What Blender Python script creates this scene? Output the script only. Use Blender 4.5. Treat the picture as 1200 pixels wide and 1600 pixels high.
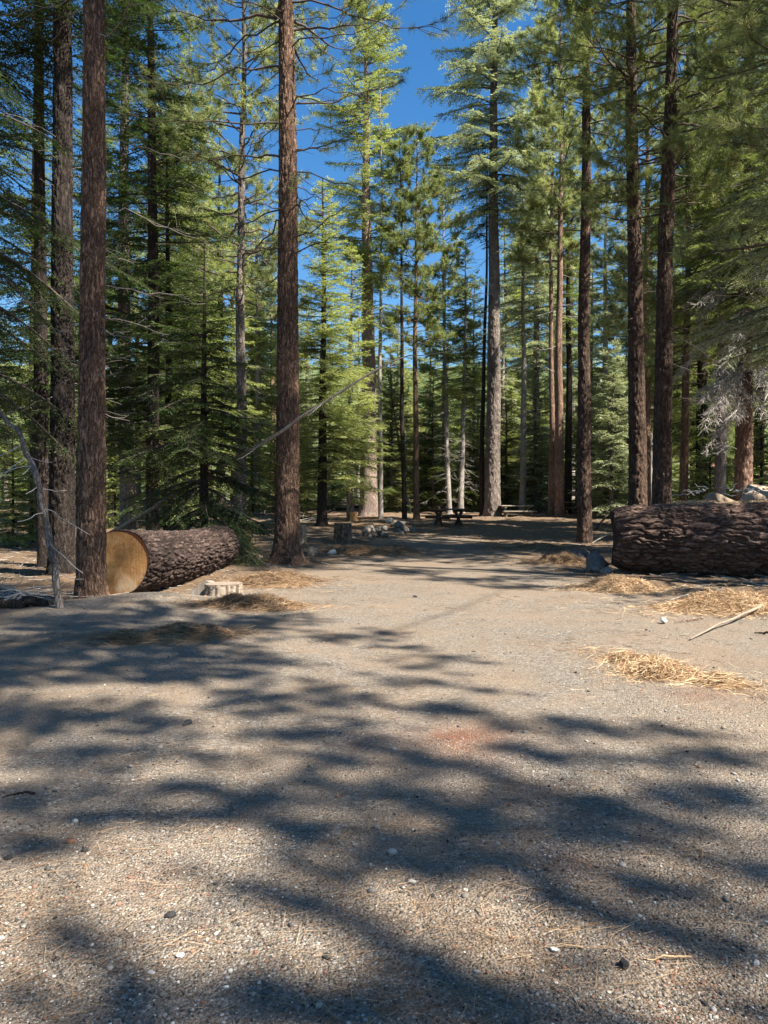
import bpy, math, random
import numpy as np
from mathutils import Vector, Matrix, Quaternion
R = math.radians
S = bpy.context.scene
for o in list(bpy.data.objects): bpy.data.objects.remove(o)

# ------------------------------------------------------------------ camera, sky, sun, exposure
F = 1180.0; HY = 780.0; CAMZ = 1.5                 # focal length and horizon in photo pixels (1200x1600)
PITCH = math.atan((800 - HY) / F)
cd = bpy.data.cameras.new('camera'); cam = bpy.data.objects.new('camera', cd)
S.collection.objects.link(cam); S.camera = cam
cd.sensor_fit = 'VERTICAL'; cd.sensor_height = 36; cd.lens = 36 * F / 1600
cd.clip_start = 0.05; cd.clip_end = 4000
cam.location = (0, 0, CAMZ); cam.rotation_euler = (math.pi/2 - PITCH, 0, 0)
SUN_AZ = R(120); SUN_EL = R(52)                    # azimuth clockwise from +Y
w = bpy.data.worlds.new('World'); S.world = w; w.use_nodes = True
nt = w.node_tree; bg = nt.nodes['Background']
sky = nt.nodes.new('ShaderNodeTexSky'); sky.sky_type = 'NISHITA'; sky.sun_disc = False
sky.sun_elevation = SUN_EL; sky.sun_rotation = SUN_AZ
sky.altitude = 1900; sky.air_density = 1.35; sky.dust_density = 0.25; sky.ozone_density = 3.0
hs = nt.nodes.new('ShaderNodeHueSaturation'); hs.inputs['Saturation'].default_value = 1.3; nt.links.new(sky.outputs[0], hs.inputs['Color'])
nt.links.new(hs.outputs[0], bg.inputs[0]); bg.inputs[1].default_value = 0.058
sl = bpy.data.lights.new('sun', 'SUN'); sun = bpy.data.objects.new('sun', sl); S.collection.objects.link(sun)
sl.energy = 5.0; sl.angle = R(0.53); sl.color = (1.0, 0.925, 0.80)
SD = Vector((math.sin(SUN_AZ)*math.cos(SUN_EL), math.cos(SUN_AZ)*math.cos(SUN_EL), math.sin(SUN_EL)))
sun.rotation_euler = SD.to_track_quat('Z', 'Y').to_euler(); sun.location = SD * 60
S.view_settings.view_transform = 'Standard'; S.view_settings.look = 'None'
S.view_settings.gamma = 1; S.view_settings.exposure = 1.72
S.render.resolution_x = 768; S.render.resolution_y = 1024
S.cycles.max_bounces = 5; S.cycles.transparent_max_bounces = 4

# ------------------------------------------------------------------ noise
def _h(ix, iy, iz, s):
    n = (ix.astype(np.int64)*73856093) ^ (iy.astype(np.int64)*19349663) ^ (iz.astype(np.int64)*83492791) ^ (s*2654435)
    n = (n ^ (n >> 13)) * 1274126177 & 0x7fffffff
    n = (n ^ (n >> 15)) * 668265263 & 0x7fffffff
    return ((n ^ (n >> 14)) & 0xffffff) / float(0xffffff)
def vnoise(x, y, z=None, s=0):
    if z is None: z = np.zeros_like(x)
    x0, y0, z0 = np.floor(x), np.floor(y), np.floor(z)
    fx, fy, fz = x-x0, y-y0, z-z0
    fx = fx*fx*(3-2*fx); fy = fy*fy*(3-2*fy); fz = fz*fz*(3-2*fz)
    r = 0
    for i in (0, 1):
        for j in (0, 1):
            for k in (0, 1):
                r = r + _h(x0+i, y0+j, z0+k, s) * (fx if i else 1-fx)*(fy if j else 1-fy)*(fz if k else 1-fz)
    return r*2-1
def fbm(x, y, z=None, s=0, o=4):
    r = 0; a = 1; t = 0
    for i in range(o):
        r = r + a*vnoise(x*2**i, y*2**i, None if z is None else z*2**i, s+i*7); t += a; a *= .5
    return r/t
def worley(u, v, per, s=0):
    """F1, F2 and cell value of a cellular noise, periodic in u with period per."""
    u0, v0 = np.floor(u), np.floor(v)
    f1 = np.full(u.shape, 9.); f2 = np.full(u.shape, 9.); cv = np.zeros(u.shape)
    for i in (-1, 0, 1):
        for j in (-1, 0, 1):
            cu = u0+i; cw = v0+j; hu = np.mod(cu, per)
            px = cu + .1 + .8*_h(hu, cw, cw*0, s); py = cw + .1 + .8*_h(hu, cw, cw*0+5, s)
            d = np.hypot(px-u, py-v)
            nw = d < f1
            f2 = np.where(nw, f1, np.minimum(f2, d)); cv = np.where(nw, _h(hu, cw, cw*0+9, s), cv); f1 = np.where(nw, d, f1)
    return f1, f2, cv
def nrm(a): return a / np.maximum(np.linalg.norm(a, axis=-1, keepdims=True), 1e-9)

# ------------------------------------------------------------------ geometry store
class Geo:
    def __init__(s): s.v = []; s.f = []; s.c = []; s.n = 0
    def add(s, v, f, c=None):
        v = np.asarray(v, float).reshape(-1, 3); f = np.asarray(f, np.int64)
        s.v.append(v); s.f.append(f + s.n)
        s.c.append(np.broadcast_to(np.asarray(0.5 if c is None else c, float), (len(v),)).copy()); s.n += len(v)
    def mesh(s, name, m, smooth=False):
        me = bpy.data.meshes.new(name)
        V = np.concatenate(s.v); C = np.concatenate(s.c)
        lt = np.concatenate([np.full(len(f), f.shape[1], np.int32) for f in s.f])
        lv = np.concatenate([f.ravel() for f in s.f]).astype(np.int32)
        me.vertices.add(len(V)); me.vertices.foreach_set('co', V.astype(np.float32).ravel())
        me.loops.add(len(lv)); me.loops.foreach_set('vertex_index', lv)
        me.polygons.add(len(lt)); me.polygons.foreach_set('loop_start', np.concatenate([[0], np.cumsum(lt)[:-1]]).astype(np.int32))
        me.polygons.foreach_set('loop_total', lt)
        if smooth: me.polygons.foreach_set('use_smooth', np.ones(len(lt), bool))
        at = me.attributes.new('tint', 'FLOAT', 'POINT'); at.data.foreach_set('value', C.astype(np.float32))
        me.update(); me.validate(); me.materials.append(m)
        return me
def frames(P):
    T = nrm(np.gradient(P, axis=0)); U = np.zeros_like(T)
    ref = np.array([0, 0, 1.]) if abs(T[0][2]) < .9 else np.array([1., 0, 0])
    u = nrm(np.cross(T[0], ref))
    for i in range(len(T)):
        u = u - T[i]*np.dot(u, T[i]); u = u/max(np.linalg.norm(u), 1e-9); U[i] = u
    return T, U, np.cross(T, U)
def tube(g, P, r, k=5, c=None, cap=False):
    P = np.asarray(P, float); n = len(P); r = np.broadcast_to(np.asarray(r, float), (n,))
    T, U, W = frames(P); a = np.arange(k)*2*math.pi/k
    V = P[:, None] + r[:, None, None]*(np.cos(a)[None, :, None]*U[:, None] + np.sin(a)[None, :, None]*W[:, None])
    i = np.arange(n-1)[:, None]*k; j = np.arange(k)[None]; j2 = (j+1) % k
    Fc = np.stack([i+j, i+j2, i+k+j2, i+k+j], -1).reshape(-1, 4)
    g.add(V, Fc, c)
    if cap:
        g.add(V[0], [list(range(k))[::-1]], c); g.add(V[-1], [list(range(k))], c)
def sticks(g, A, B, ra, rb, c=None):
    """many straight tapered three-sided sticks at once"""
    A = np.asarray(A).reshape(-1, 3); B = np.asarray(B).reshape(-1, 3); n = len(A)
    if n == 0: return
    T = nrm(B-A); ref = np.where(np.abs(T[:, 2:3]) < .9, [[0, 0, 1.]], [[1., 0, 0]]); U = nrm(np.cross(T, ref)); W = np.cross(T, U)
    ra = np.broadcast_to(ra, (n,))[:, None]; rb = np.broadcast_to(rb, (n,))[:, None]
    V = np.zeros((n, 6, 3))
    for q in range(3):
        d = math.cos(q*2.0944)*U + math.sin(q*2.0944)*W
        V[:, q] = A+d*ra; V[:, 3+q] = B+d*rb
    b = np.arange(n)[:, None]*6
    Fc = np.concatenate([b+np.array([[q, (q+1) % 3, 3+(q+1) % 3, 3+q]]) for q in range(3)])
    g.add(V, Fc, None if c is None else np.repeat(np.broadcast_to(c, (n,)), 6))

# ------------------------------------------------------------------ things and parts
def link(o): S.collection.objects.link(o); return o
def tag(o, label=None, cat=None, group=None, kind=None):
    if label: o['label'] = label
    if cat: o['category'] = cat
    if group: o['group'] = group
    if kind: o['kind'] = kind
    return o
def thing(name, label, cat, loc, group=None, rot=None):
    o = link(bpy.data.objects.new(name, None)); o.location = loc; o.empty_display_size = .3
    if rot is not None: o.rotation_mode = 'QUATERNION'; o.rotation_quaternion = rot
    return tag(o, label, cat, group)
def part(name, mesh, parent, label=None):
    o = link(bpy.data.objects.new(name, mesh)); o.parent = parent
    if label: o['label'] = label
    return o

# ------------------------------------------------------------------ terrain
def sstep(a, b, x): t = np.clip((x-a)/(b-a), 0, 1); return t*t*(3-2*t)
def clearing(x, y):
    """1 on the gravel clearing, 0 on the forest floor"""
    cx = np.interp(y, [0, 8, 14, 22, 34], [0, .3, .8, 1.4, 2.4]); hw = np.interp(y, [-4, 5, 9, 12, 18, 24, 32], [9, 8, 6.5, 3.9, 2.7, 2.6, 1.0])
    dd = np.abs(x-cx) - hw + 1.1*fbm(x*.7, y*.5, s=3, o=5)
    return (1-sstep(-1.3, 1.2, dd)) * (1-sstep(26, 34, y))
def gz(x, y):
    x = np.asarray(x, float); y = np.asarray(y, float); c = clearing(x, y)
    r = np.hypot(x, y)
    z = .034*np.clip(y-27, 0, 45) + .06*np.clip(y-150, 0, 60) + 0*x
    z = z + .33*np.clip(y-210, 0, 230)
    z = z + fbm(x*.25, y*.25, s=11)*(.05+.05*(1-c)) * sstep(2, 8, r) + fbm(x*1.3, y*1.3, s=12)*(.012+.07*(1-c)) + fbm(x*5, y*5, s=13)*(.006+.022*(1-c)*(1-sstep(40, 60, r)))
    z = z + .13*np.exp(-((x+3.3)**2/.9+(y-11.0)**2/.25)) + .10*np.exp(-((x+3.9)**2/3+(y-10.3)**2/.5))
    z = z + fbm(x*.02, y*.02, s=14)*12*sstep(200, 400, r)
    return z
def gz1(x, y): return float(gz(np.array([x]), np.array([y]))[0])
def at(px, d): return (px-600)/F*d, d
def ground(px, py):
    d = CAMZ*F/(py-HY); return at(px, d)

# ------------------------------------------------------------------ materials
def mat(name):
    m = bpy.data.materials.new(name); m.use_nodes = True; n = m.node_tree.nodes; n.clear()
    out = n.new('ShaderNodeOutputMaterial'); b = n.new('ShaderNodeBsdfPrincipled')
    m.node_tree.links.new(b.outputs[0], out.inputs[0]); b.inputs['Roughness'].default_value = .85
    b.inputs['Specular IOR Level'].default_value = .25
    return m, m.node_tree, b
def N(t, ty, **kw):
    n = t.nodes.new(ty)
    for k, v in kw.items():
        if k.startswith('i_'): n.inputs[int(k[2:]) if k[2:].isdigit() else k[2:].replace('_', ' ')].default_value = v
        else: setattr(n, k, v)
    return n
def ramp(t, src, stops, interp='LINEAR'):
    r = t.nodes.new('ShaderNodeValToRGB'); e = r.color_ramp.elements; r.color_ramp.interpolation = interp
    while len(e) < len(stops): e.new(.5)
    for q, (p, c) in zip(e, stops):
        q.position = p; q.color = (*c, 1) if len(c) == 3 else c
    t.links.new(src, r.inputs[0]); return r.outputs[0]
def mix(t, f, a, b, mode='MIX'):
    m = t.nodes.new('ShaderNodeMix'); m.data_type = 'RGBA'; m.blend_type = mode
    for s, v in ((0, f), (6, a), (7, b)):
        if hasattr(v, 'links'): t.links.new(v, m.inputs[s])
        else: m.inputs[s].default_value = v if s == 0 else ((*v, 1) if len(v) == 3 else v)
    return m.outputs[2]
def math_(t, op, a, b=0., c=None):
    m = t.nodes.new('ShaderNodeMath'); m.operation = op
    for s, v in ((0, a), (1, b), (2, c)):
        if v is None: continue
        if hasattr(v, 'links'): t.links.new(v, m.inputs[s])
        else: m.inputs[s].default_value = v
    return m.outputs[0]
def coords(t, scale=(1, 1, 1)):
    tc = t.nodes.new('ShaderNodeTexCoord'); mp = t.nodes.new('ShaderNodeMapping'); mp.inputs['Scale'].default_value = scale
    t.links.new(tc.outputs['Object'], mp.inputs[0]); return mp.outputs[0]
def noise(t, co, sc, det=4, rough=.55, dist=0., col=False):
    n = N(t, 'ShaderNodeTexNoise'); n.inputs['Scale'].default_value = sc; n.inputs['Detail'].default_value = det
    n.inputs['Roughness'].default_value = rough; n.inputs['Distortion'].default_value = dist
    t.links.new(co, n.inputs['Vector']); return n.outputs['Color' if col else 'Fac']
def voro(t, co, sc, feat='F1', out='Distance'):
    n = N(t, 'ShaderNodeTexVoronoi', feature=feat); n.inputs['Scale'].default_value = sc
    t.links.new(co, n.inputs['Vector']); return n.outputs[out]
def bump(t, b, h, dist, st=1.0, prev=None):
    n = N(t, 'ShaderNodeBump'); n.inputs['Distance'].default_value = dist; n.inputs['Strength'].default_value = st
    t.links.new(h, n.inputs['Height'])
    if prev is not None: t.links.new(prev, n.inputs['Normal'])
    t.links.new(n.outputs[0], b.inputs['Normal']); return n.outputs[0]
def attr(t, name='tint'):
    a = N(t, 'ShaderNodeAttribute'); a.attribute_name = name; return a.outputs['Fac']
def objrand(t): return N(t, 'ShaderNodeObjectInfo').outputs['Random']

def bark(name, dark, mid, light, sc=11., zs=.2, dep=.03, usetint=0., line=.75):
    m, t, b = mat(name); co = coords(t, (1, 1, zs))
    wob = noise(t, co, 6, 4, .65, col=True)
    co2 = mix(t, .22, co, wob, 'LINEAR_LIGHT')
    e = voro(t, co2, sc, 'DISTANCE_TO_EDGE'); cell = voro(t, co2, sc*1.7, 'F1', 'Color')
    cellv = N(t, 'ShaderNodeSeparateColor'); t.links.new(cell, cellv.inputs[0])
    str_ = noise(t, coords(t, (1, 1, .13)), 26, 6, .7, .6); fine = noise(t, coords(t, (1, 1, .55)), 55, 6, .7)
    pl = ramp(t, math_(t, 'ADD', e, math_(t, 'MULTIPLY', math_(t, 'SUBTRACT', str_, .5), .55)), [(0, (0, 0, 0)), (.22, (1, 1, 1))])
    base = mix(t, cellv.outputs[0], mid, light)
    base = mix(t, .6, base, ramp(t, str_, [(.32, tuple(q*.45 for q in mid)), (.5, mid), (.68, light)]))
    base = mix(t, .5, base, ramp(t, fine, [(.36, tuple(q*.4 for q in mid)), (.64, light)]))
    big = noise(t, coords(t, (1, 1, .5)), 1.3, 4, .6)
    base = mix(t, ramp(t, big, [(.44, (0, 0, 0)), (.62, (.72,)*3)]), base, tuple(q*.42+.02 for q in mid))
    if usetint: base = mix(t, usetint, base, ramp(t, attr(t), [(0, dark), (.5, mid), (1, light)]))
    col = mix(t, math_(t, 'SUBTRACT', 1., math_(t, 'MULTIPLY', math_(t, 'SUBTRACT', 1., pl), line)), dark, base)
    t.links.new(col, b.inputs['Base Color'])
    h = math_(t, 'ADD', math_(t, 'ADD', math_(t, 'MULTIPLY', pl, .7), math_(t, 'MULTIPLY', str_, .7)), math_(t, 'MULTIPLY', fine, .5))
    bump(t, b, h, dep, 1.); b.inputs['Roughness'].default_value = .9
    return m
def foliage(name, dark, light, trans=.35, yellow=None, ns=.6):
    m, t, b = mat(name)
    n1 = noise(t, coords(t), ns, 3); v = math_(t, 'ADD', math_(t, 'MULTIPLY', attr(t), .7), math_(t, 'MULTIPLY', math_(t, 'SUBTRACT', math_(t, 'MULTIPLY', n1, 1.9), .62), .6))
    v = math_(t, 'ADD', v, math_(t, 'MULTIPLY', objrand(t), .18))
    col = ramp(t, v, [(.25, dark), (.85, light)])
    if yellow: col = mix(t, ramp(t, noise(t, coords(t), 1.7, 2), [(.60, (0, 0, 0)), (.72, (.7,)*3)]), col, yellow)
    t.links.new(col, b.inputs['Base Color']); b.inputs['Roughness'].default_value = .5; b.inputs['Specular IOR Level'].default_value = .3
    tr = N(t, 'ShaderNodeBsdfTranslucent'); t.links.new(mix(t, 1., col, (1.1, 1.15, .72), 'MULTIPLY'), tr.inputs[0])
    ms = N(t, 'ShaderNodeMixShader'); ms.inputs[0].default_value = trans
    t.links.new(b.outputs[0], ms.inputs[1]); t.links.new(tr.outputs[0], ms.inputs[2])
    out = [q for q in t.nodes if q.type == 'OUTPUT_MATERIAL'][0]; t.links.new(ms.outputs[0], out.inputs[0])
    return m
def simple(name, stops, sc=12., scale=(1, 1, 1), dep=.006, rough=.85, tint=.4, det=6):
    m, t, b = mat(name); n = noise(t, coords(t, scale), sc, det, .6)
    v = math_(t, 'ADD', math_(t, 'MULTIPLY', n, 1-tint), math_(t, 'MULTIPLY', attr(t), tint))
    t.links.new(ramp(t, v, stops), b.inputs['Base Color']); bump(t, b, n, dep, .8); b.inputs['Roughness'].default_value = rough
    return m
M = {}
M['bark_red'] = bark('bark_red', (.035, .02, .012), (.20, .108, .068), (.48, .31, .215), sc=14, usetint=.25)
M['bark_shaded'] = bark('bark_shaded', (.022, .014, .010), (.115, .066, .046), (.30, .20, .145), sc=14, usetint=.25)  # darker copy of bark_red, shade painted into the trunk colour
M['bark_warm'] = bark('bark_warm', (.08, .045, .03), (.33, .185, .13), (.55, .36, .27))
M['log_brown'] = bark('log_brown', (.022, .013, .010), (.12, .07, .052), (.34, .235, .19), sc=9, zs=.3, dep=.02, usetint=.5)
M['bark_grey'] = bark('bark_grey', (.045, .034, .028), (.22, .175, .148), (.50, .42, .365), sc=13, zs=.3, dep=.02)
M['bark_pink'] = bark('bark_pink', (.09, .06, .05), (.36, .26, .21), (.62, .49, .42), sc=13, zs=.3, dep=.02)
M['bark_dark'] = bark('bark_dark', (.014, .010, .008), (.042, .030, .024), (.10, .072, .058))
M['bark_pale'] = bark('bark_pale', (.12, .10, .09), (.42, .37, .33), (.6, .55, .5), sc=16, zs=.35, dep=.01)
M['bark_log'] = bark('bark_log', (.014, .009, .007), (.06, .037, .030), (.18, .125, .105), sc=9, zs=.3, dep=.02, usetint=.5)
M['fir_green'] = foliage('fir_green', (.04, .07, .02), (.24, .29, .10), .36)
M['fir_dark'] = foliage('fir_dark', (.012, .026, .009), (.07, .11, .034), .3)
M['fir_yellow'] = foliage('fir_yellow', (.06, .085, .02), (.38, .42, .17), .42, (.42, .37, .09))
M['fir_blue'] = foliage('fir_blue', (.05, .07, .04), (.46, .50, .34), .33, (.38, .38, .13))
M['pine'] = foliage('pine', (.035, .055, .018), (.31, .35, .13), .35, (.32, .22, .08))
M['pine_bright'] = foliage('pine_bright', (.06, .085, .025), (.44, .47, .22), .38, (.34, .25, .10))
M['dead_red'] = foliage('dead_red', (.16, .06, .02), (.35, .16, .06), .2)
M['twig_grey'] = simple('twig_grey', [(.25, (.16, .14, .125)), (.7, (.55, .51, .47))], 9, dep=.002)
M['twig_dark'] = simple('twig_dark', [(.25, (.03, .022, .018)), (.75, (.13, .10, .085))], 9, dep=.002)
M['wood_grey'] = simple('wood_grey', [(.3, (.10, .085, .07)), (.5, (.22, .19, .16)), (.75, (.42, .38, .33))], 14, (1, 1, .12), .006)
M['rock'] = simple('rock', [(.3, (.06, .052, .045)), (.5, (.145, .128, .11)), (.75, (.29, .26, .225))], 6, dep=.02)
M['rock_pale'] = simple('rock_pale', [(.3, (.35, .33, .30)), (.7, (.75, .73, .69))], 20, dep=.003)
M['rock_brown'] = simple('rock_brown', [(.3, (.14, .10, .07)), (.5, (.28, .21, .15)), (.75, (.42, .34, .26))], 4, dep=.02)
M['cinder'] = simple('cinder', [(.35, (.015, .015, .016)), (.6, (.07, .07, .07)), (.8, (.35, .35, .34))], 45, dep=.006)
M['splinter'] = simple('splinter', [(.3, (.30, .13, .05)), (.7, (.62, .38, .17))], 16, (1, 1, .2), .006)
M['stump_wood'] = simple('stump_wood', [(.3, (.08, .06, .045)), (.52, (.24, .19, .145)), (.75, (.46, .38, .30))], 30, (1, 1, .1), .006)
M['table_wood'] = simple('table_wood', [(.3, (.035, .022, .016)), (.7, (.12, .08, .06))], 12, (.15, 1, 1), .004)
M['table_pale'] = simple('table_pale', [(.3, (.20, .17, .13)), (.7, (.42, .37, .30))], 12, (.15, 1, 1), .004)
M['needle'] = simple('needle', [(.2, (.20, .10, .045)), (.45, (.40, .265, .15)), (.8, (.64, .49, .31))], 2, dep=0, tint=.75)
M['stump_brown'] = simple('stump_brown', [(.3, (.05, .03, .02)), (.5, (.14, .09, .06)), (.72, (.34, .25, .17))], 16, (1, 1, .12), .012)
M['twig_mid'] = simple('twig_mid', [(.25, (.07, .06, .052)), (.75, (.27, .235, .205))], 9, dep=.002)
M['needle_brown'] = simple('needle_brown', [(.2, (.10, .055, .03)), (.5, (.24, .15, .085)), (.85, (.42, .30, .19))], 2, dep=0, tint=.75)
M['needle_bed'] = simple('needle_bed', [(.3, (.11, .065, .035)), (.7, (.30, .20, .11))], 60, dep=.02, tint=.1)

def cut_face_mat():
    m, t, b = mat('log_end_wood'); co = coords(t)
    wv = N(t, 'ShaderNodeTexWave', wave_type='RINGS', rings_direction='Z'); wv.inputs['Scale'].default_value = 13; wv.inputs['Distortion'].default_value = 1.6
    wv.inputs['Detail'].default_value = 3; t.links.new(co, wv.inputs['Vector'])
    n = noise(t, co, 3.2, 5, .65, .6)
    base = ramp(t, n, [(.36, (.12, .05, .022)), (.46, (.36, .17, .06)), (.54, (.56, .34, .14)), (.64, (.30, .13, .05))])
    base = mix(t, .02, base, ramp(t, wv.outputs['Fac'], [(0, (.25, .11, .04)), (1, (.75, .5, .28))]))
    st2 = noise(t, co, 4.5, 6, .7, .8); base = mix(t, .6, base, ramp(t, st2, [(.36, (.14, .06, .025)), (.46, (.38, .18, .065)), (.56, (.62, .38, .17)), (.66, (.78, .60, .38))]))
    # saw marks and fan of wood, paler low on the face
    mp = N(t, 'ShaderNodeMapping'); mp.inputs['Rotation'].default_value = (0, 0, .45); mp.inputs['Scale'].default_value = (1, 22, 1); t.links.new(co, mp.inputs[0])
    saw = noise(t, mp.outputs[0], 2.2, 4, .6)
    base = mix(t, .35, base, ramp(t, saw, [(.35, (.34, .17, .06)), (.65, (.58, .36, .16))]))
    sx = N(t, 'ShaderNodeSeparateXYZ'); t.links.new(co, sx.inputs[0])
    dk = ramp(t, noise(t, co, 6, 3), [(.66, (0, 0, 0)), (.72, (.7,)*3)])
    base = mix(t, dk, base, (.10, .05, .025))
    at2 = math_(t, 'ARCTAN2', sx.outputs['Y'], sx.outputs['X']); vl = N(t, 'ShaderNodeVectorMath', operation='LENGTH'); t.links.new(co, vl.inputs[0]); rad = vl.outputs['Value']
    cx = N(t, 'ShaderNodeCombineXYZ'); t.links.new(math_(t, 'MULTIPLY', at2, 6.), cx.inputs[0]); t.links.new(math_(t, 'MULTIPLY', rad, 1.6), cx.inputs[1])
    crack = ramp(t, noise(t, cx.outputs[0], 1.6, 3, .6), [(.62, (0, 0, 0)), (.65, (.8,)*3)]); base = mix(t, crack, base, (.09, .045, .02))
    fan = noise(t, cx.outputs[0], 5., 4, .7)
    base = mix(t, .3, base, ramp(t, fan, [(.35, (.26, .12, .045)), (.65, (.62, .42, .2))]))
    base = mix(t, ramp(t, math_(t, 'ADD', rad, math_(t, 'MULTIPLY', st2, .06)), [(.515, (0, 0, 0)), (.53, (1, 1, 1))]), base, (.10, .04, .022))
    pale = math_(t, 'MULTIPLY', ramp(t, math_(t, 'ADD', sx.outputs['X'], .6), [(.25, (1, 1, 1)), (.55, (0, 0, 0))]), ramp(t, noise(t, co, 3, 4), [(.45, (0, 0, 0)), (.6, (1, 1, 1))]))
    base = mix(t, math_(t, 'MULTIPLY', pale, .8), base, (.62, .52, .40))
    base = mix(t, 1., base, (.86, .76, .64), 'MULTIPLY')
    t.links.new(base, b.inputs['Base Color']); bump(t, b, math_(t, 'ADD', saw, fan), .012, .9)
    return m
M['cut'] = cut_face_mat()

def ground_mat():
    m, t, b = mat('ground_gravel'); co = coords(t)
    lit = attr(t, 'litter'); rust = attr(t, 'rust')
    big = noise(t, co, .45, 5, .6); med = noise(t, co, 2.3, 5, .65); fine = noise(t, co, 60, 6, .7)
    c1 = N(t, 'ShaderNodeSeparateColor'); t.links.new(voro(t, co, 85, 'F1', 'Color'), c1.inputs[0])
    c2 = N(t, 'ShaderNodeSeparateColor'); t.links.new(voro(t, co, 170, 'F1', 'Color'), c2.inputs[0])
    c3 = N(t, 'ShaderNodeSeparateColor'); t.links.new(voro(t, co, 34, 'F1', 'Color'), c3.inputs[0])
    st = [(.0, (.03, .028, .027)), (.22, (.11, .102, .095)), (.55, (.235, .21, .178)), (.86, (.37, .335, .285)), (.97, (.66, .63, .58))]
    g1 = ramp(t, c1.outputs[0], st); g2 = ramp(t, c2.outputs[0], st); g3 = ramp(t, c3.outputs[0], st)
    grav = mix(t, .3, g1, g2); grav = mix(t, .18, grav, g3)
    tan = ramp(t, fine, [(.3, (.14, .107, .08)), (.5, (.30, .235, .175)), (.7, (.48, .38, .285))])
    sel = math_(t, 'ADD', math_(t, 'MULTIPLY', big, .55), math_(t, 'MULTIPLY', med, .45))
    base = mix(t, ramp(t, sel, [(.40, (.05,)*3), (.60, (.85,)*3)]), grav, tan)
    # needle litter: criss-crossed thin fibres
    fib = None
    for k, (ang, sc) in enumerate(((.3, 1.), (1.35, 1.1), (2.4, .9))):
        mp = N(t, 'ShaderNodeMapping'); mp.inputs['Rotation'].default_value = (0, 0, ang); mp.inputs['Scale'].default_value = (14*sc, 160*sc, 1); t.links.new(co, mp.inputs[0])
        q = noise(t, mp.outputs[0], 1., 3, .6)
        fib = q if fib is None else math_(t, 'MAXIMUM', fib, q)
    needle = ramp(t, fib, [(.42, (.045, .03, .022)), (.55, (.15, .10, .065)), (.72, (.42, .30, .19))])
    pat = math_(t, 'ADD', ramp(t, noise(t, co, 1.1, 5, .7), [(.50, (0, 0, 0)), (.72, (.55,)*3)]), math_(t, 'MULTIPLY', lit, 1.1))
    pat = math_(t, 'MULTIPLY', math_(t, 'MINIMUM', pat, 1.), ramp(t, fib, [(.40, (.35,)*3), (.56, (1, 1, 1))]))
    base = mix(t, pat, base, needle)
    base = mix(t, math_(t, 'MULTIPLY', rust, ramp(t, fine, [(.35, (.1,)*3), (.6, (1, 1, 1))])), base, (.27, .095, .045))
    base = mix(t, 1., base, (.84, .82, .80), 'MULTIPLY')
    base = mix(t, attr(t, 'scrub'), base, ramp(t, noise(t, co, .25, 6, .7), [(.35, (.03, .05, .02)), (.6, (.11, .14, .06)), (.75, (.22, .20, .15))]))
    t.links.new(base, b.inputs['Base Color'])
    h = math_(t, 'ADD', math_(t, 'MULTIPLY', c1.outputs[1], .5), math_(t, 'ADD', math_(t, 'MULTIPLY', c3.outputs[1], .6), math_(t, 'MULTIPLY', fib, .8)))
    h = math_(t, 'ADD', h, math_(t, 'MULTIPLY', voro(t, co, 85), -1.2))
    bump(t, b, h, .012, .9); b.inputs['Roughness'].default_value = .95; b.inputs['Specular IOR Level'].default_value = .12
    return m
def pebble_mat():
    m, t, b = mat('pebbles'); a = attr(t)
    c = ramp(t, a, [(0, (.02, .02, .021)), (.16, (.08, .076, .072)), (.42, (.18, .168, .15)), (.60, (.23, .18, .135)), (.68, (.28, .11, .06)), (.74, (.27, .25, .225)), (.95, (.38, .355, .315)), (1, (.70, .66, .60))])
    c = mix(t, .5, c, ramp(t, noise(t, coords(t), 260, 3), [(.3, (.15,)*3), (.7, (.6, .58, .55))]), 'OVERLAY')
    t.links.new(c, b.inputs['Base Color']); b.inputs['Roughness'].default_value = .8; return m
M['pebbles'] = pebble_mat()

# ------------------------------------------------------------------ ground sheet
def build_ground():
    rr = np.concatenate([[.3], np.geomspace(.8, 620, 430)])
    an = np.concatenate([np.arange(-36, 36, .2), np.arange(36, 324, 4)]); an = np.radians(an); k = len(an)
    A, Q = np.meshgrid(an, rr); x = (Q*np.sin(A)).ravel(); y = (Q*np.cos(A)).ravel(); z = gz(x, y)
    i = np.arange(len(rr)-1)[:, None]*k; j = np.arange(k)[None]; j2 = (j+1) % k
    f = np.stack([i+j, i+k+j, i+k+j2, i+j2], -1).reshape(-1, 4)
    f = f[:, ::-1]
    g = Geo(); g.add(np.stack([x, y, z], 1), f); g.add([[0, 0, gz1(0, 0)]]+[[x[q], y[q], z[q]] for q in range(k)], [[0, 1+(q+1) % k, 1+q] for q in range(k)])
    me = g.mesh('ground', ground_mat(), True)
    V = np.concatenate(g.v); X, Y = V[:, 0], V[:, 1]
    lt = np.clip(1-clearing(X, Y)+.25*sstep(9, 20, Y), 0, 1)*.95
    rs = np.zeros(len(V)); 
    for px, py, sx, sy, a in ((725, 1165, .28, .35, .75), (890, 1350, .12, .12, .6), (560, 1165, .12, .14, .5), (690, 1150, .5, .25, .3), (1100, 1090, .3, .2, .4), (240, 1380, .12, .12, .3), (830, 1250, .3, .2, .25)):
        gx, gy = ground(px, py); rs += a*np.exp(-((X-gx)**2/sx**2+(Y-gy)**2/sy**2))
    rs *= .6+.8*np.clip(fbm(X*5, Y*5, s=21)+.3, 0, 1)
    for nm, arr in (('litter', lt), ('rust', np.clip(rs, 0, 1)), ('scrub', sstep(60, 90, Y+.3*np.abs(X)))):
        a = me.attributes.new(nm, 'FLOAT', 'POINT'); a.data.foreach_set('value', arr.astype(np.float32))
    o = link(bpy.data.objects.new('ground', me)); tag(o, kind='structure')
build_ground()

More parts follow.
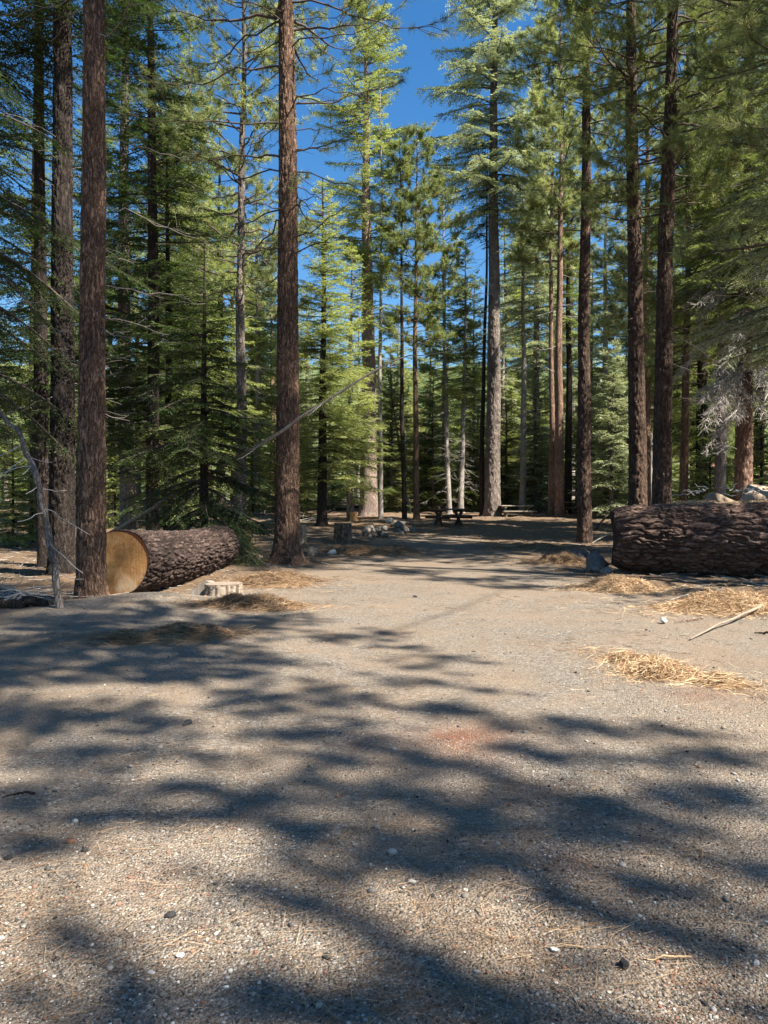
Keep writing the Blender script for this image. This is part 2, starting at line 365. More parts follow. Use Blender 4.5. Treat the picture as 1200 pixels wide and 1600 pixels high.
ICO = None
def ico():
    global ICO
    if ICO is None:
        p = (1+5**.5)/2
        v = nrm(np.array([(-1, p, 0), (1, p, 0), (-1, -p, 0), (1, -p, 0), (0, -1, p), (0, 1, p), (0, -1, -p), (0, 1, -p), (p, 0, -1), (p, 0, 1), (-p, 0, -1), (-p, 0, 1)], float))
        f = np.array([(0, 11, 5), (0, 5, 1), (0, 1, 7), (0, 7, 10), (0, 10, 11), (1, 5, 9), (5, 11, 4), (11, 10, 2), (10, 7, 6), (7, 1, 8), (3, 9, 4), (3, 4, 2), (3, 2, 6), (3, 6, 8), (3, 8, 9), (4, 9, 5), (2, 4, 11), (6, 2, 10), (8, 6, 7), (9, 8, 1)])
        ICO = v, f
    return ICO
def scatter_xy(rng, n, y0, y1, spread=.56, pw=1.0):
    u = rng.random(n); y = (y0**(-pw)+(y1**(-pw)-y0**(-pw))*u)**(-1/pw)
    x = (rng.random(n)*2-1)*spread*(y+.4); return x, y
def pebbles():
    rng = np.random.default_rng(5); v, f = ico(); g = Geo()
    for n, y0, y1, s0, s1, pw in ((78000, 1.7, 9, .002, .0048, 1.1), (9000, 1.7, 14, .004, .009, .8), (900, 1.7, 18, .007, .013, .5), (90, 2.6, 24, .012, .022, .5)):
        x, y = scatter_xy(rng, n, y0, y1, pw=pw)
        keep = (fbm(x*.8, y*.8, s=31)+.35+clearing(x, y)*.6 > rng.random(n)*1.2); x = x[keep]; y = y[keep]; n = len(x)
        s = s0+(s1-s0)*rng.random(n)**2; sc = s[:, None]*(np.array([1, 1, .6])*(.6+.8*rng.random((n, 3))))
        P = v[None]*(.78+.44*rng.random((n, 12, 1)))*sc[:, None]
        a = rng.random(n)*6.28; ca, sa = np.cos(a)[:, None], np.sin(a)[:, None]
        P = np.stack([P[..., 0]*ca-P[..., 1]*sa, P[..., 0]*sa+P[..., 1]*ca, P[..., 2]], -1)
        P += np.stack([x, y, gz(x, y)+s*.25], 1)[:, None]
        F_ = (f[None]+np.arange(n)[:, None, None]*12).reshape(-1, 3)
        g.add(P, F_, np.repeat(rng.random(n), 12))
    o = link(bpy.data.objects.new('gravel', g.mesh('gravel', M['pebbles']))); tag(o, 'loose grey, white and rusty gravel strewn over the clearing', 'gravel', kind='stuff')
pebbles()
def blades(g, C, D, ln, wd, rng, bend=.15):
    """thin needles: C centres, D unit directions; bent strips of two faces"""
    n = len(C); side = nrm(np.cross(D, nrm(rng.normal(size=(n, 3))))); b = np.cross(D, side)*(bend*ln)[:, None]*rng.normal(size=(n, 1))
    w = wd[:, None]*.5; L = ln[:, None]
    A = C; B = C+D*L*.5+b; E = C+D*L
    V = np.stack([A-side*w, A+side*w, B-side*w, B+side*w, E-side*w*.4, E+side*w*.4], 1)
    i = np.arange(n)[:, None]*6
    g.add(V, np.concatenate([i+[[0, 1, 3, 2]], i+[[2, 3, 5, 4]]]), np.repeat(rng.random(n), 6))
def litter():
    rng = np.random.default_rng(8); g = Geo(); n = 20000
    x, y = scatter_xy(rng, n, 1.7, 22, pw=.9)
    k = (fbm(x*1.1, y*1.1, s=41)*1.3+.15+(1-clearing(x, y)) > rng.random(n)*.9-.1); x = x[k]; y = y[k]; n = len(x)
    a = rng.random(n)*6.28; D = nrm(np.stack([np.cos(a), np.sin(a), rng.normal(size=n)*.06], 1))
    z = gz(x, y)+.006+rng.random(n)*.004
    ln = .05+.09*rng.random(n); blades(g, np.stack([x, y, z], 1), D, ln, .0014+.00035*np.maximum(y-2, 0), rng, .08)
    o = link(bpy.data.objects.new('fallen_needles', g.mesh('fallen_needles', M['needle_brown']))); tag(o, 'dry orange pine needles scattered thinly over the gravel', 'pine needles', kind='stuff')
litter()

def debris():
    rng = np.random.default_rng(18); g = Geo(); n = 16000; y = 8+rng.random(n)**1.1*40; x = (rng.random(n)*2-1)*.62*y
    k = rng.random(n) > clearing(x, y)*1.05-.03; x = x[k]; y = y[k]; n = len(x); a = rng.random(n)*6.283; ln = (.04+.25*rng.random(n)**3)[:, None]; D = np.stack([np.cos(a), np.sin(a), rng.normal(size=n)*.12], 1)
    C = np.stack([x, y, gz(x, y)+.012], 1); r = .004+.010*rng.random(n)**2; sticks(g, C-D*ln, C+D*ln, r, r*.5, rng.random(n))
    o = link(bpy.data.objects.new('forest_debris', g.mesh('forest_debris', M['wood_grey']))); tag(o, 'small twigs and bark bits littering the forest floor', 'twigs', kind='stuff')
debris()
# ------------------------------------------------------------------ needle heaps
def heap(px, py, wx, wy, h, n, label, seed, tintlo=.2):
    x0, y0 = ground(px, py); rng = np.random.default_rng(seed); root = thing('needle_heap', label, 'needle heap', (x0, y0, gz1(x0, y0)), 'raked heaps of dry pine needles')
    # the heap is several overlapping lumps
    L = [(0, 0, .75, 1.)]+[(rng.normal()*.42, rng.normal()*.42, .3+.25*rng.random(), .45+.5*rng.random()) for _ in range(6)]
    def hf(X, Y):
        u, v = X/wx, Y/wy; r = 0*u
        for cx, cy, w_, a_ in L: r = np.maximum(r, a_*np.exp(-((u-cx)**2+(v-cy)**2)/(w_**2)*1.5))
        return h*1.25*np.maximum(r-.16, 0)*(1+.45*fbm(X*6+seed, Y*6, s=seed))
    k = 64; g = Geo(); u = np.linspace(-1.5, 1.5, k); X, Y = np.meshgrid(u*wx, u*wy, indexing='ij'); Hh = hf(X, Y)
    Z = Hh*.8-.02*(Hh < .004)-.006+gz(X+x0, Y+y0)-gz1(x0, y0); i = np.arange(k-1)[:, None]*k+np.arange(k-1)[None]; i = i[(Hh[:-1, :-1] > .003) | (Hh[1:, 1:] > .003) | (Hh[1:, :-1] > .003) | (Hh[:-1, 1:] > .003)].ravel()
    g.add(np.stack([X, Y, Z], -1), np.stack([i, i+k, i+k+1, i+1], -1)); part('needle_bed', g.mesh('needle_bed', M['needle_bed'], True), root)
    g = Geo(); n = int(n*1.9); cl = rng.integers(0, len(L), n); c = np.array(L)[cl]
    X = (c[:, 0]+rng.normal(size=n)*c[:, 2]*.62)*wx; Y = (c[:, 1]+rng.normal(size=n)*c[:, 2]*.62)*wy; hh = hf(X, Y); Z = hh*.9+gz(X+x0, Y+y0)-gz1(x0, y0)
    far_ = rng.random(n) < .16; X = np.where(far_, X*1.7, X); Y = np.where(far_, Y*1.7, Y); hh = hf(X, Y); Z = hh*.9+gz(X+x0, Y+y0)-gz1(x0, y0)
    swirl = fbm(X*2.5, Y*2.5, s=seed+3)*5; b = np.where(rng.random(n) < .5, swirl+rng.normal(size=n)*.4, rng.random(n)*6.283); D = nrm(np.stack([np.cos(b), np.sin(b), rng.normal(size=n)*(.08+1.6*np.minimum(hh, .22))+.4*np.minimum(hh, .2)], 1))
    ln = .09+.12*rng.random(n); wd = np.full(n, .0014+.00019*y0)
    C = np.stack([X, Y, Z+.006+rng.random(n)*(.006+.25*np.minimum(hh, .12))], 1)-D*ln[:, None]*.5; C[:, 2] += np.abs(D[:, 2])*ln*.3
    blades(g, C, D, ln, wd, rng, .16); part('loose_needles', g.mesh('loose_needles', M['needle' if px > 900 else 'needle_brown']), root)
for a in ((968, 918, .95, .55, .16, 6500, 'wide straw-coloured needle heap beside the round stone at the log end', 1),
          (1130, 950, 1.25, .75, .17, 9500, 'largest golden needle heap, at the right edge under the long pale stick', 2),
          (1030, 1055, .42, .36, .08, 3000, 'low golden needle heap alone on the open gravel at right', 3),
          (888, 880, .55, .5, .20, 3000, 'brown needle heap left of the grey boulder', 4),
          (425, 912, .95, .6, .16, 4500, 'brown needle heap at the foot of the red pine, behind the cut slab stump', 6),
          (415, 950, .75, .45, .12, 4200, 'brown needle heap just right of the low cut stump', 7),
          (278, 1000, .6, .4, .10, 3600, 'shaded needle heap lying nearest the camera at left', 8),
          (560, 866, 1.5, .9, .16, 5000, 'orange-brown needle heap in front of the tall round stump', 9),
          (620, 862, .8, .8, .14, 2500, 'small rusty needle heap right of the pale stone', 10),
          (828, 860, 1.1, .8, .10, 2500, 'flat dark needle heap in the shade left of the near slim pine', 12)):
    heap(*a)

# ------------------------------------------------------------------ rocks
def rock_mesh(seed, m, sub=3, jag=.28, sq=(1, 1, .75)):
    v, f = ico()
    V = [tuple(q) for q in v]; Fc = [tuple(q) for q in f]
    for _ in range(sub):
        cache = {}; nf = []
        def mid(a, b):
            k = (min(a, b), max(a, b))
            if k not in cache:
                p = (np.array(V[a])+np.array(V[b])); V.append(tuple(p/np.linalg.norm(p))); cache[k] = len(V)-1
            return cache[k]
        for a, b, c in Fc:
            ab, bc, ca = mid(a, b), mid(b, c), mid(c, a); nf += [(a, ab, ca), (b, bc, ab), (c, ca, bc), (ab, bc, ca)]
        Fc = nf
    P = np.array(V); rng = np.random.default_rng(seed)
    for _ in range(16):        # chop flat facets
        d = nrm(rng.normal(size=3)); h = .50+.34*rng.random(); t = P@d; P = np.where((t > h)[:, None], P-(t-h)[:, None]*d*.97, P)
    P = P*(1+jag*.35*fbm(P[:, 0]*2+seed, P[:, 1]*2, P[:, 2]*2, s=seed)[:, None]+jag*.12*fbm(P[:, 0]*8, P[:, 1]*8+seed, P[:, 2]*8, s=seed)[:, None])
    P = P*np.array(sq); g = Geo(); g.add(P, Fc, .5+.5*rng.random()-.25); return g.mesh('rock', m, False)
def rock(px, py, wpx, label, seed, m='rock', sq=(1, .9, .75), name='rock', cat='rock', group=None, sub=3, sink=.35, jag=.28, d=None):
    if d is None: x, y = ground(px, py)
    else: x, y = at(px, d)
    s = wpx/F*y/2; me = rock_mesh(seed, M[m], sub, jag, sq)
    o = link(bpy.data.objects.new(name, me)); o.scale = (s, s, s); hh = s*sq[2]
    o.location = (x, y, gz1(x, y)+hh*(1-2*sink)); o.rotation_euler = (0, 0, seed*1.3); tag(o, label, cat, group); return o
rock(977, 1521, 27, 'black bubbly cinder lump on the gravel at lower right', 1, 'cinder', (1, .8, .7), 'cinder', 'cinder', sub=3, sink=.2, jag=.7)
rock(868, 1494, 22, 'flat white chip left of the black cinder', 2, 'rock_pale', (1, .7, .35), 'stone', 'stone', sink=.2)
rock(1188, 1519, 12, 'smooth round cream pebble at the right edge', 3, 'rock_pale', (1, 1, .85), 'stone', 'stone', sink=.15, jag=.1)
rock(277, 1501, 16, 'white angular chip at lower left, bigger one of the two', 4, 'rock_pale', (1, 1, .5), 'stone', 'stone', sink=.2)
rock(232, 1529, 17, 'flat whitish chip nearest the bottom left corner', 5, 'rock_pale', (1, .7, .4), 'stone', 'stone', sink=.2)
rock(292, 1133, 30, 'dark flat stone lying in the tree shadow at left', 6, 'cinder', (1, .5, .25), 'stone', 'stone', sink=.2)
rock(512, 1533-30, 20, 'dark rough clod left of the lower centre', 7, 'cinder', (1, .8, .4), 'stone', 'stone', sink=.2)
rock(905, 1054, 15, 'grey half-buried stone left of the open needle heap', 8, 'rock', (1, .7, .5), 'stone', 'stone')
rock(648, 933, 10, 'small dark stone out in the middle of the bright clearing', 9, 'cinder', (1, .8, .5), 'stone', 'stone')
rock(1002, 1057, 14, 'upright white stone stuck in the open needle heap', 10, 'rock_pale', (.6, .6, 1), 'stone', 'stone', sink=.1)
rock(1038, 977, 18, 'cream block stone in front of the largest needle heap', 11, 'rock_pale', (1, .8, .8), 'stone', 'stone', sink=.15)
rock(947, 900, 24, 'round pale grey stone at the left end of the huge log', 12, 'rock', (1, .9, .8), 'rock', 'rock', sink=.15, jag=.12)
rock(932, 893, 60, 'dusty grey boulder half sunk beside the huge log end', 13, 'rock', (1, .8, .85), 'boulder', 'boulder', sink=.3)
rock(905, 872, 60, 'low flat grey rock at the foot of the near slim pine', 15, 'rock', (1, .7, .3), 'rock', 'rock', sink=.2)
rock(393, 882, 46, 'brown weathered boulder between left log and red pine', 16, 'rock_brown', (1, .8, .6), 'boulder', 'boulder', sink=.25)
rock(486, 868, 26, 'tan rock leaning at the right root of the red pine', 17, 'rock_brown', (1, .7, .8), 'rock', 'rock')
rock(519, 868, 22, 'pale pointed rock in front of the tall round stump', 18, 'rock_pale', (1, .8, .8), 'rock', 'rock')
rock(608, 813, 20, 'white block rock far off, left of the twin dark trunks', 19, 'rock_pale', (1, .7, .6), 'rock', 'rock', d=37)
rock(645, 836, 16, 'isolated grey rock at the right end of the rock heap', 20, 'rock')
rng = np.random.default_rng(77)
for k in range(26):
    px = 568+rng.random()*70; py = 833+rng.random()*13-(px-572)*.08
    rock(px, py, 8+rng.random()*12, 'grey rock in the low heap between round stump and picnic table', 30+k, 'rock', (1, .8, .6+.3*rng.random()), group='rocks heaped in an old fire ring', sub=2, sink=.15)
rock(1128, 790, 130, 'big brown boulder showing over the top of the huge log', 64, 'rock_brown', (1, .8, 1.25), 'boulder', 'boulder', d=18.2, sink=.2, jag=.12)
rock(1198, 790, 130, 'second, paler boulder over the huge log at the right edge', 66, 'rock_brown', (1, .8, 1.3), 'boulder', 'boulder', d=17.4, sink=.2, jag=.12)

# ------------------------------------------------------------------ bark surface of trunks and logs
def barkgrid(P, rad, k, cell=.10, vs=.3, depth=.02, seed=0, arc=None):
    """displaced tube along polyline P (n x 3) with radii rad; returns V (n,k,3), tint"""
    n = len(P); T, U, W = frames(P); a = np.arange(k)*2*math.pi/k
    arc = np.concatenate([[0], np.cumsum(np.linalg.norm(np.diff(P, axis=0), axis=1))]) if arc is None else arc
    Rm = float(np.mean(rad)); per = max(4, round(2*math.pi*Rm/cell)); Ag, Zg = np.meshgrid(a, arc)
    wob = fbm(np.cos(Ag)*3, np.sin(Ag)*3, Zg*2.5, s=seed+1)
    u = Ag/(2*math.pi)*per + .8*wob + .3*vnoise(np.cos(Ag)*9, np.sin(Ag)*9, Zg*9, s=seed+3); v = Zg/cell*vs + .9*fbm(np.cos(Ag)*4, np.sin(Ag)*4, Zg*4, s=seed+2)
    f1, f2, cv = worley(u, v, per, seed)
    e = sstep(.03, .34, f2-f1); fine = fbm(np.cos(Ag)*Rm*22, np.sin(Ag)*Rm*22, Zg*12, s=seed+5, o=3)
    d = depth*(e-.75+.35*(cv-.5)) + depth*.45*fine + Rm*.04*fbm(np.cos(Ag)*1.2, np.sin(Ag)*1.2, Zg*.5, s=seed+6)
    r = rad[:, None]+d
    V = P[:, None]+r[..., None]*(np.cos(Ag)[..., None]*U[:, None]+np.sin(Ag)[..., None]*W[:, None])
    return V, np.clip(.25*cv+.55*e+.25*fine, 0, 1)
def gridfaces(n, k):
    i = np.arange(n-1)[:, None]*k; j = np.arange(k)[None]; j2 = (j+1) % k
    return np.stack([i+j, i+j2, i+k+j2, i+k+j], -1).reshape(-1, 4)
def trunk_curve(H, lean, wob, seed, flex=None):
    """centre offset of a trunk at height z"""
    rng = np.random.default_rng(seed); ph = rng.random(4)*6.28
    def c(z):
        z = np.asarray(z, float)
        x = lean[0]*z/H + wob*(np.sin(z*.33+ph[0])-math.sin(ph[0])) + wob*.4*(np.sin(z*.9+ph[1])-math.sin(ph[1]))
        y = lean[1]*z/H + wob*(np.sin(z*.29+ph[2])-math.sin(ph[2]))
        return np.stack([x, y, z], -1)
    return c
def trunk(H, r0, r1, curve, seed, m, near=False, flare=.35, d=30.):
    if near:
        dz = .028*(d/11)**.7; z = [-.25]
        while z[-1] < min(H, CAMZ+d*.75): z.append(z[-1]+dz)
        while z[-1] < H: z.append(z[-1]+.4)
        k = int(np.clip(2*math.pi*r0/(dz*.55), 48, 140))
    else:
        z = list(np.arange(-.3, 2, .1))+list(np.arange(2, H+.5, .5)); k = 24
    z = np.array(z); P = curve(z); f = np.clip(z/H, 0, 1)
    rad = r0*(1-f)**.8*(1-r1/r0)+r1*(1-f) + .012 + r0*flare*np.exp(-np.maximum(z, -.1)/(.9*r0))
    g = Geo()
    V, ti = barkgrid(P, rad, k, cell=.07*(d/11)**.6 if near else .2, vs=.30, depth=.022*(d/11)**.5 if near else .01, seed=seed, arc=z)
    if flare > .1:    # buttress roots
        A = np.arange(k)*2*math.pi/k; lob = (np.cos(A*3+seed)*.5+np.cos(A*5+seed*2)*.5)
        dd = r0*flare*.55*lob[None]*np.exp(-np.maximum(z, -.1)/(.55*r0))[:, None]
        out = V-P[:, None]; V = V+nrm(out)*dd[..., None]
    g.add(V, gridfaces(len(z), k), ti.ravel()); return g.mesh('trunk', m, True)
def trunk_r(z, H, r0, r1): f = min(max(z/H, 0), 1); return r0*(1-f)**.8*(1-r1/r0)+r1*(1-f)+.012

# ------------------------------------------------------------------ crowns
def fir_crown(H, Rr, zb, curve, seed, m, leaf=.13, step=.42, nb=6, droop=.35, up=.1, gap=.15, wm='twig_dark', twigs=.16, shape=.75, irr=.35, fill=1.0, fat=.36):
    """returns (foliage mesh, branch mesh): whorled drooping branches with flat sprays"""
    rng = np.random.default_rng(seed); g = Geo(); b = Geo(); z = zb
    side_f = rng.random(12)
    while z < H-.15:
        t = (z-zb)/(H-zb)
        L0 = Rr*min(1, (t+.06)/.16)**.6*max(0, 1-t)**shape+.12
        for q in range(nb if t < .9 else 4):
            if rng.random() < gap: continue
            az = rng.random()*6.283; zz = z+rng.normal()*step*.35
            L = L0*(1-irr+irr*1.6*rng.random())*(.75+.5*side_f[int((az/6.283*4+z*.35)) % 12])
            c0 = curve(zz); hz = np.array([math.cos(az), math.sin(az), 0.]); sd = np.array([-hz[1], hz[0], 0.])
            s = np.linspace(0, 1, 8)[:, None]; u_ = up+.5*t**1.5; dr = droop*(1-.6*t)*(.7+.6*rng.random())
            bend = rng.normal()*.12
            P = c0+hz*L*s*(1-.12*s*dr)+sd*L*bend*s**2+np.array([0, 0, 1.])*L*(u_*s-dr*s**1.6+.12*s**3)
            tube(b, P, np.linspace(.012+.010*L, .003, 8), 4)
            # twigs
            nt_ = max(3, int(L/twigs)); sk = (np.arange(nt_)+rng.random(nt_)*.7+.9)/(nt_+1); sk = sk[sk > .12]
            T = nrm(np.gradient(P, axis=0)); pos = np.stack([np.interp(sk, s[:, 0], P[:, i]) for i in range(3)], 1); tn = nrm(np.stack([np.interp(sk, s[:, 0], T[:, i]) for i in range(3)], 1))
            pos = np.repeat(pos, 2, 0); tn = np.repeat(tn, 2, 0); sg = np.tile([1., -1.], len(sk))[:, None]; kk = np.repeat(sk, 2)
            l = (.40*L*(1-kk)**.8+.16)*(.7+.6*rng.random(len(kk))); l = np.minimum(l, 1.1)
            sv = nrm(np.cross(tn, [0, 0, 1.])); dv = nrm(tn*(.55+.3*rng.random((len(kk), 1)))+sv*sg*(.8+.2*rng.random((len(kk), 1)))+rng.normal(size=(len(kk), 3))*.12+np.array([0, 0, -.12-.3*dr]))
            pos = np.concatenate([pos, P[-2:-1]]); dv = np.concatenate([dv, T[-1:]]); l = np.append(l, .25)
            sticks(b, pos, pos+dv*l[:, None], .004, .0015)
            # leaves along the twig
            for w in range(int(np.ceil(l.max()/(leaf*.55)*fill))):
                off = (w+.4+.3*rng.random(len(l)))*leaf*.55/fill; ok = off < l+leaf*.3
                if not ok.any(): break
                p = pos[ok]+dv[ok]*off[ok][:, None]; p[:, 2] -= .18*off[ok]**2
                n_ = ok.sum(); lat = nrm(np.cross(dv[ok], [0, 0, 1.])+rng.normal(size=(n_, 3))*.22)
                for sgn in (1, -1):
                    dl = nrm(dv[ok]*(.7)+lat*sgn*(.75)+rng.normal(size=(n_, 3))*.16)
                    ll = leaf*(.7+.6*rng.random((n_, 1)))*(1-.35*(off[ok]/(l[ok]+leaf))[:, None]); cr = nrm(np.cross(dl, lat*sgn*.3+np.array([0, 0, 1.])+rng.normal(size=(n_, 3))*.35))
                    V = np.stack([p, p+dl*ll*.45+cr*ll*fat*.5, p+dl*ll, p+dl*ll*.5-cr*ll*fat*.5], 1)
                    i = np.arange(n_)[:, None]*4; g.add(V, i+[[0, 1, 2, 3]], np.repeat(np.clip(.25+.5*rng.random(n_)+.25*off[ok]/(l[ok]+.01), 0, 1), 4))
        z += step*(.7+.6*rng.random())
    return g.mesh('crown', M[m]), b.mesh('branches', M[wm])
def tufts(g, C, D, rng, n=34, ln=.17, wd=.010, lo=10, hi=75):
    """needle tufts of a long-needled pine"""
    k = len(C)
    if k == 0: return
    C = np.repeat(C, n, 0); D = np.repeat(D, n, 0); tv = np.repeat(rng.random(k), n)
    al = np.radians(lo+(hi-lo)*rng.random(k*n)**.8)[:, None]; pr = nrm(np.cross(D, rng.normal(size=(k*n, 3))))
    d = D*np.cos(al)+pr*np.sin(al); L = ln*(.75+.5*rng.random((k*n, 1))); s = nrm(np.cross(d, rng.normal(size=(k*n, 3))))*wd*.5
    C = C+D*rng.normal(size=(k*n, 1))*ln*.25
    tip = C+d*L; tip[:, 2] -= .03
    i = np.arange(k*n)[:, None]*3; g.add(np.stack([C-s, C+s, tip], 1), i+[[0, 1, 2]], np.repeat(np.clip(tv*.6+.4*rng.random(k*n), 0, 1), 3))
def limb(b, c0, az, L, rise, rng, r0, kinks=.08, n=9, sag=0.):
    hz = np.array([math.cos(az), math.sin(az), 0.]); s = np.linspace(0, 1, n)
    w = np.cumsum(rng.normal(size=(n, 3))*kinks*L/n*2, axis=0); w[0] = 0
    P = c0+hz*L*s[:, None]+w; P[:, 2] += L*(rise*s-sag*s**1.5+.18*s**3)
    tube(b, P, np.linspace(r0, max(.004, r0*.22), n), 5); return P
def pine_crown(H, Rr, zb, curve, seed, m, nbr=70, tuft_n=32, ln=.19, wd=.012, sub=6, wm='twig_dark', rise=.1, sag=.25, tdens=1., azr=None, zp=1.0):
    rng = np.random.default_rng(seed); g = Geo(); b = Geo(); TC = []; TD = []
    for i in range(nbr):
        t = ((i+rng.random())/nbr)**zp; z = zb+(H-zb)*t*.97; az = rng.random()*6.283 if azr is None else azr[0]+(azr[1]-azr[0])*rng.random()
        L = Rr*(min(1, (t+.15)/.4)**.5)*(1-t)**.6*(.55+.6*rng.random())+.3
        P = limb(b, curve(z), az, L, rise+.5*t, rng, .012+.012*L, sag=sag*(1-t))
        ns = max(2, int(sub*L/2))
        for q in range(ns):
            k = int(np.clip(3+rng.random()*6, 2, 8)); a2 = az+rng.choice([-1, 1])*(.5+.6*rng.random())
            Q = limb(b, P[k], a2, L*(.22+.25*rng.random()), .25, rng, .008, n=5)
            for e in range(3):
                kk = 4-e; dd = nrm(Q[kk]-Q[kk-1]+np.array([0, 0, .3*np.linalg.norm(Q[4]-Q[3])])); TC.append(Q[kk]+rng.normal(size=3)*.04); TD.append(dd)
                if rng.random() < .8*tdens:
                    sd = nrm(dd+rng.normal(size=3)*.7); l2 = .15+.2*rng.random(); sticks(b, Q[kk], Q[kk]+sd*l2, .005, .003); TC.append(Q[kk]+sd*l2); TD.append(sd)
        TC.append(P[-1]); TD.append(nrm(P[-1]-P[-2]))
    tufts(g, np.array(TC), np.array(TD), rng, tuft_n, ln, wd)
    return g.mesh('crown', M[m]), b.mesh('branches', M[wm])
def dead_limbs(zl, curve, rf, seed, n, Lr, m='twig_grey', sag=.35, rise=.1, tw=5, r=.012, azs=None, twl=.35):
    """bare dead branches with a few forks, between heights zl"""
    rng = np.random.default_rng(seed); b = Geo()
    for i in range(n):
        z = zl[0]+(zl[1]-zl[0])*rng.random(); az = rng.random()*6.283 if azs is None else rng.choice(azs)+rng.normal()*.35
        L = Lr[0]+(Lr[1]-Lr[0])*rng.random()**1.5; c = curve(z); hz = np.array([math.cos(az), math.sin(az), 0]); c = c+hz*(rf(z)-.03)
        P = limb(b, c, az, L, rise*(.5+rng.random()), rng, r*(.6+.5*L), sag=sag*(.5+rng.random()), kinks=.12)
        k = rng.integers(2, 8, size=int(tw*L)); 
        for q in k:
            if rng.random() < .5: limb(b, P[q], az+rng.choice([-1, 1])*(.4+.6*rng.random()), L*twl*(.3+rng.random()), -.1, rng, r*.4, n=5, sag=sag)
            else:
                d = nrm(P[min(q+1, 8)]-P[q-1]+rng.normal(size=3)*.2); sticks(b, P[q], P[q]+nrm(d+rng.normal(size=3)*.7)*L*twl*(.2+.6*rng.random()), r*.3, .002)
    return b.mesh('dead_branches', M[m])

# ------------------------------------------------------------------ tree assembly
def tree(kind, px, d, H, r0, label, group=None, lean=(0, 0), wob=.04, barkm='bark_red', crown=None, dead=None, near=False, flare=.35, seed=1, r1=.06, dz=0, xoff=0):
    x, y = at(px, d); x += xoff; root = thing(kind, label, 'tree', (x, y, gz1(x, y)+dz), group); cv = trunk_curve(H, lean, wob, seed)
    part('trunk', trunk(H, r0, r1, cv, seed, M[barkm], near, flare, d), root); rf = lambda z: trunk_r(z, H, r0, r1)
    if crown:
        fn, kw = crown; me, mb = fn(H=H, curve=cv, seed=seed+50, **kw); part('crown', me, root); part('branches', mb, root)
    for q in (dead or []): part('dead_branches', dead_limbs(curve=cv, rf=rf, seed=seed+99, **q), root)
    return root, cv
def copy_tree(src, px, d, rz, sc, label, group=None, name=None):
    x, y = at(px, d); r = src.copy(); link(r); r.name = name or src.name.split('.')[0]; r.location = (x, y, gz1(x, y)-.1); r.rotation_euler = (0, 0, rz); r.scale = (sc[0], sc[0], sc[1])
    for k in ('label', 'group'):
        if k in r: del r[k]
    r['label'] = label
    if group: r['group'] = group
    for ch in list(src.children):
        c = ch.copy(); link(c); c.parent = r
    return r
def zof(py, d): return CAMZ+(HY-py)*d/F
FIR = fir_crown; PIN = pine_crown
def L2(px_top, px_base, d): return ((px_top-px_base)/F*d, 0)

# --- left foreground
A1, cvA1 = tree('pine_tree', 141, 11, 24, .195, 'nearest red-barked pine trunk at left, rising in front of the sawn log', lean=(.3, 0), wob=.015, near=True, flare=.25, seed=3, r1=.12,
     crown=(PIN, dict(Rr=2.4, zb=10.5, m='pine', nbr=40)), dead=[dict(zl=(3.2, 9.5), n=24, Lr=(.2, 1.9), sag=.3, r=.007, m='twig_mid')])
A2, _ = tree('fir_tree', 96, 14.7, 26, .235, 'thick dark trunk just left of the nearest red pine', lean=(.1, 0), wob=.02, near=True, flare=.2, seed=5, r1=.15, barkm='bark_dark',
     crown=(FIR, dict(Rr=2.0, zb=10, m='fir_dark', leaf=.10)), dead=[dict(zl=(2.5, 9), n=22, Lr=(.3, 1.6), sag=.3, r=.007, m='twig_mid')])
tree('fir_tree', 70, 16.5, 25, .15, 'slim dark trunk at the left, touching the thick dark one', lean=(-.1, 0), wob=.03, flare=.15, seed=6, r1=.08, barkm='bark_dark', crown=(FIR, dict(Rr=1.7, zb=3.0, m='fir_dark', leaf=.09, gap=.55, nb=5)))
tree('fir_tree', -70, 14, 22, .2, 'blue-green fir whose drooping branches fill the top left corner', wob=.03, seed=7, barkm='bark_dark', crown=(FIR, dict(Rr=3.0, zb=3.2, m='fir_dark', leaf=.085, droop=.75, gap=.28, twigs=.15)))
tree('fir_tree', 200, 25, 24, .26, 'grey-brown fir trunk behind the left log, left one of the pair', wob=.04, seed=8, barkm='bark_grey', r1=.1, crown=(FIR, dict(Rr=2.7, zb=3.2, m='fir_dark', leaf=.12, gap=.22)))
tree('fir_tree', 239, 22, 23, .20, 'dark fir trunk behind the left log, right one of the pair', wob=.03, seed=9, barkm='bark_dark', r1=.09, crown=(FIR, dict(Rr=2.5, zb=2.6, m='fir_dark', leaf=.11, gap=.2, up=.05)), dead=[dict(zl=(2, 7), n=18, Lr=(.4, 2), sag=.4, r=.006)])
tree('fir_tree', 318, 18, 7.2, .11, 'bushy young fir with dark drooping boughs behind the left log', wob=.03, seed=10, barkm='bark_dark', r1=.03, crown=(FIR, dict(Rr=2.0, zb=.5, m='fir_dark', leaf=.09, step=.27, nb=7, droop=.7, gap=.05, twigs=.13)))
tree('fir_tree', 262, 23, 13, .14, 'medium green fir behind the young bushy one', wob=.03, seed=110, barkm='bark_dark', r1=.05, crown=(FIR, dict(Rr=2.3, zb=1.5, m='fir_green', leaf=.10, step=.36, gap=.2, droop=.5)))
tree('pine_tree', 376, 32, 27, .24, 'grey pine right of the left log, with yellow-green needle tufts high up', lean=(.25, 0), wob=.05, seed=11, barkm='bark_grey', r1=.13, near=True, crown=(PIN, dict(Rr=3.6, zb=9.5, m='pine_bright', nbr=90, ln=.24, wd=.02, tuft_n=30)), dead=[dict(zl=(4, 13), n=30, Lr=(.4, 2.6), sag=.3, r=.008)])
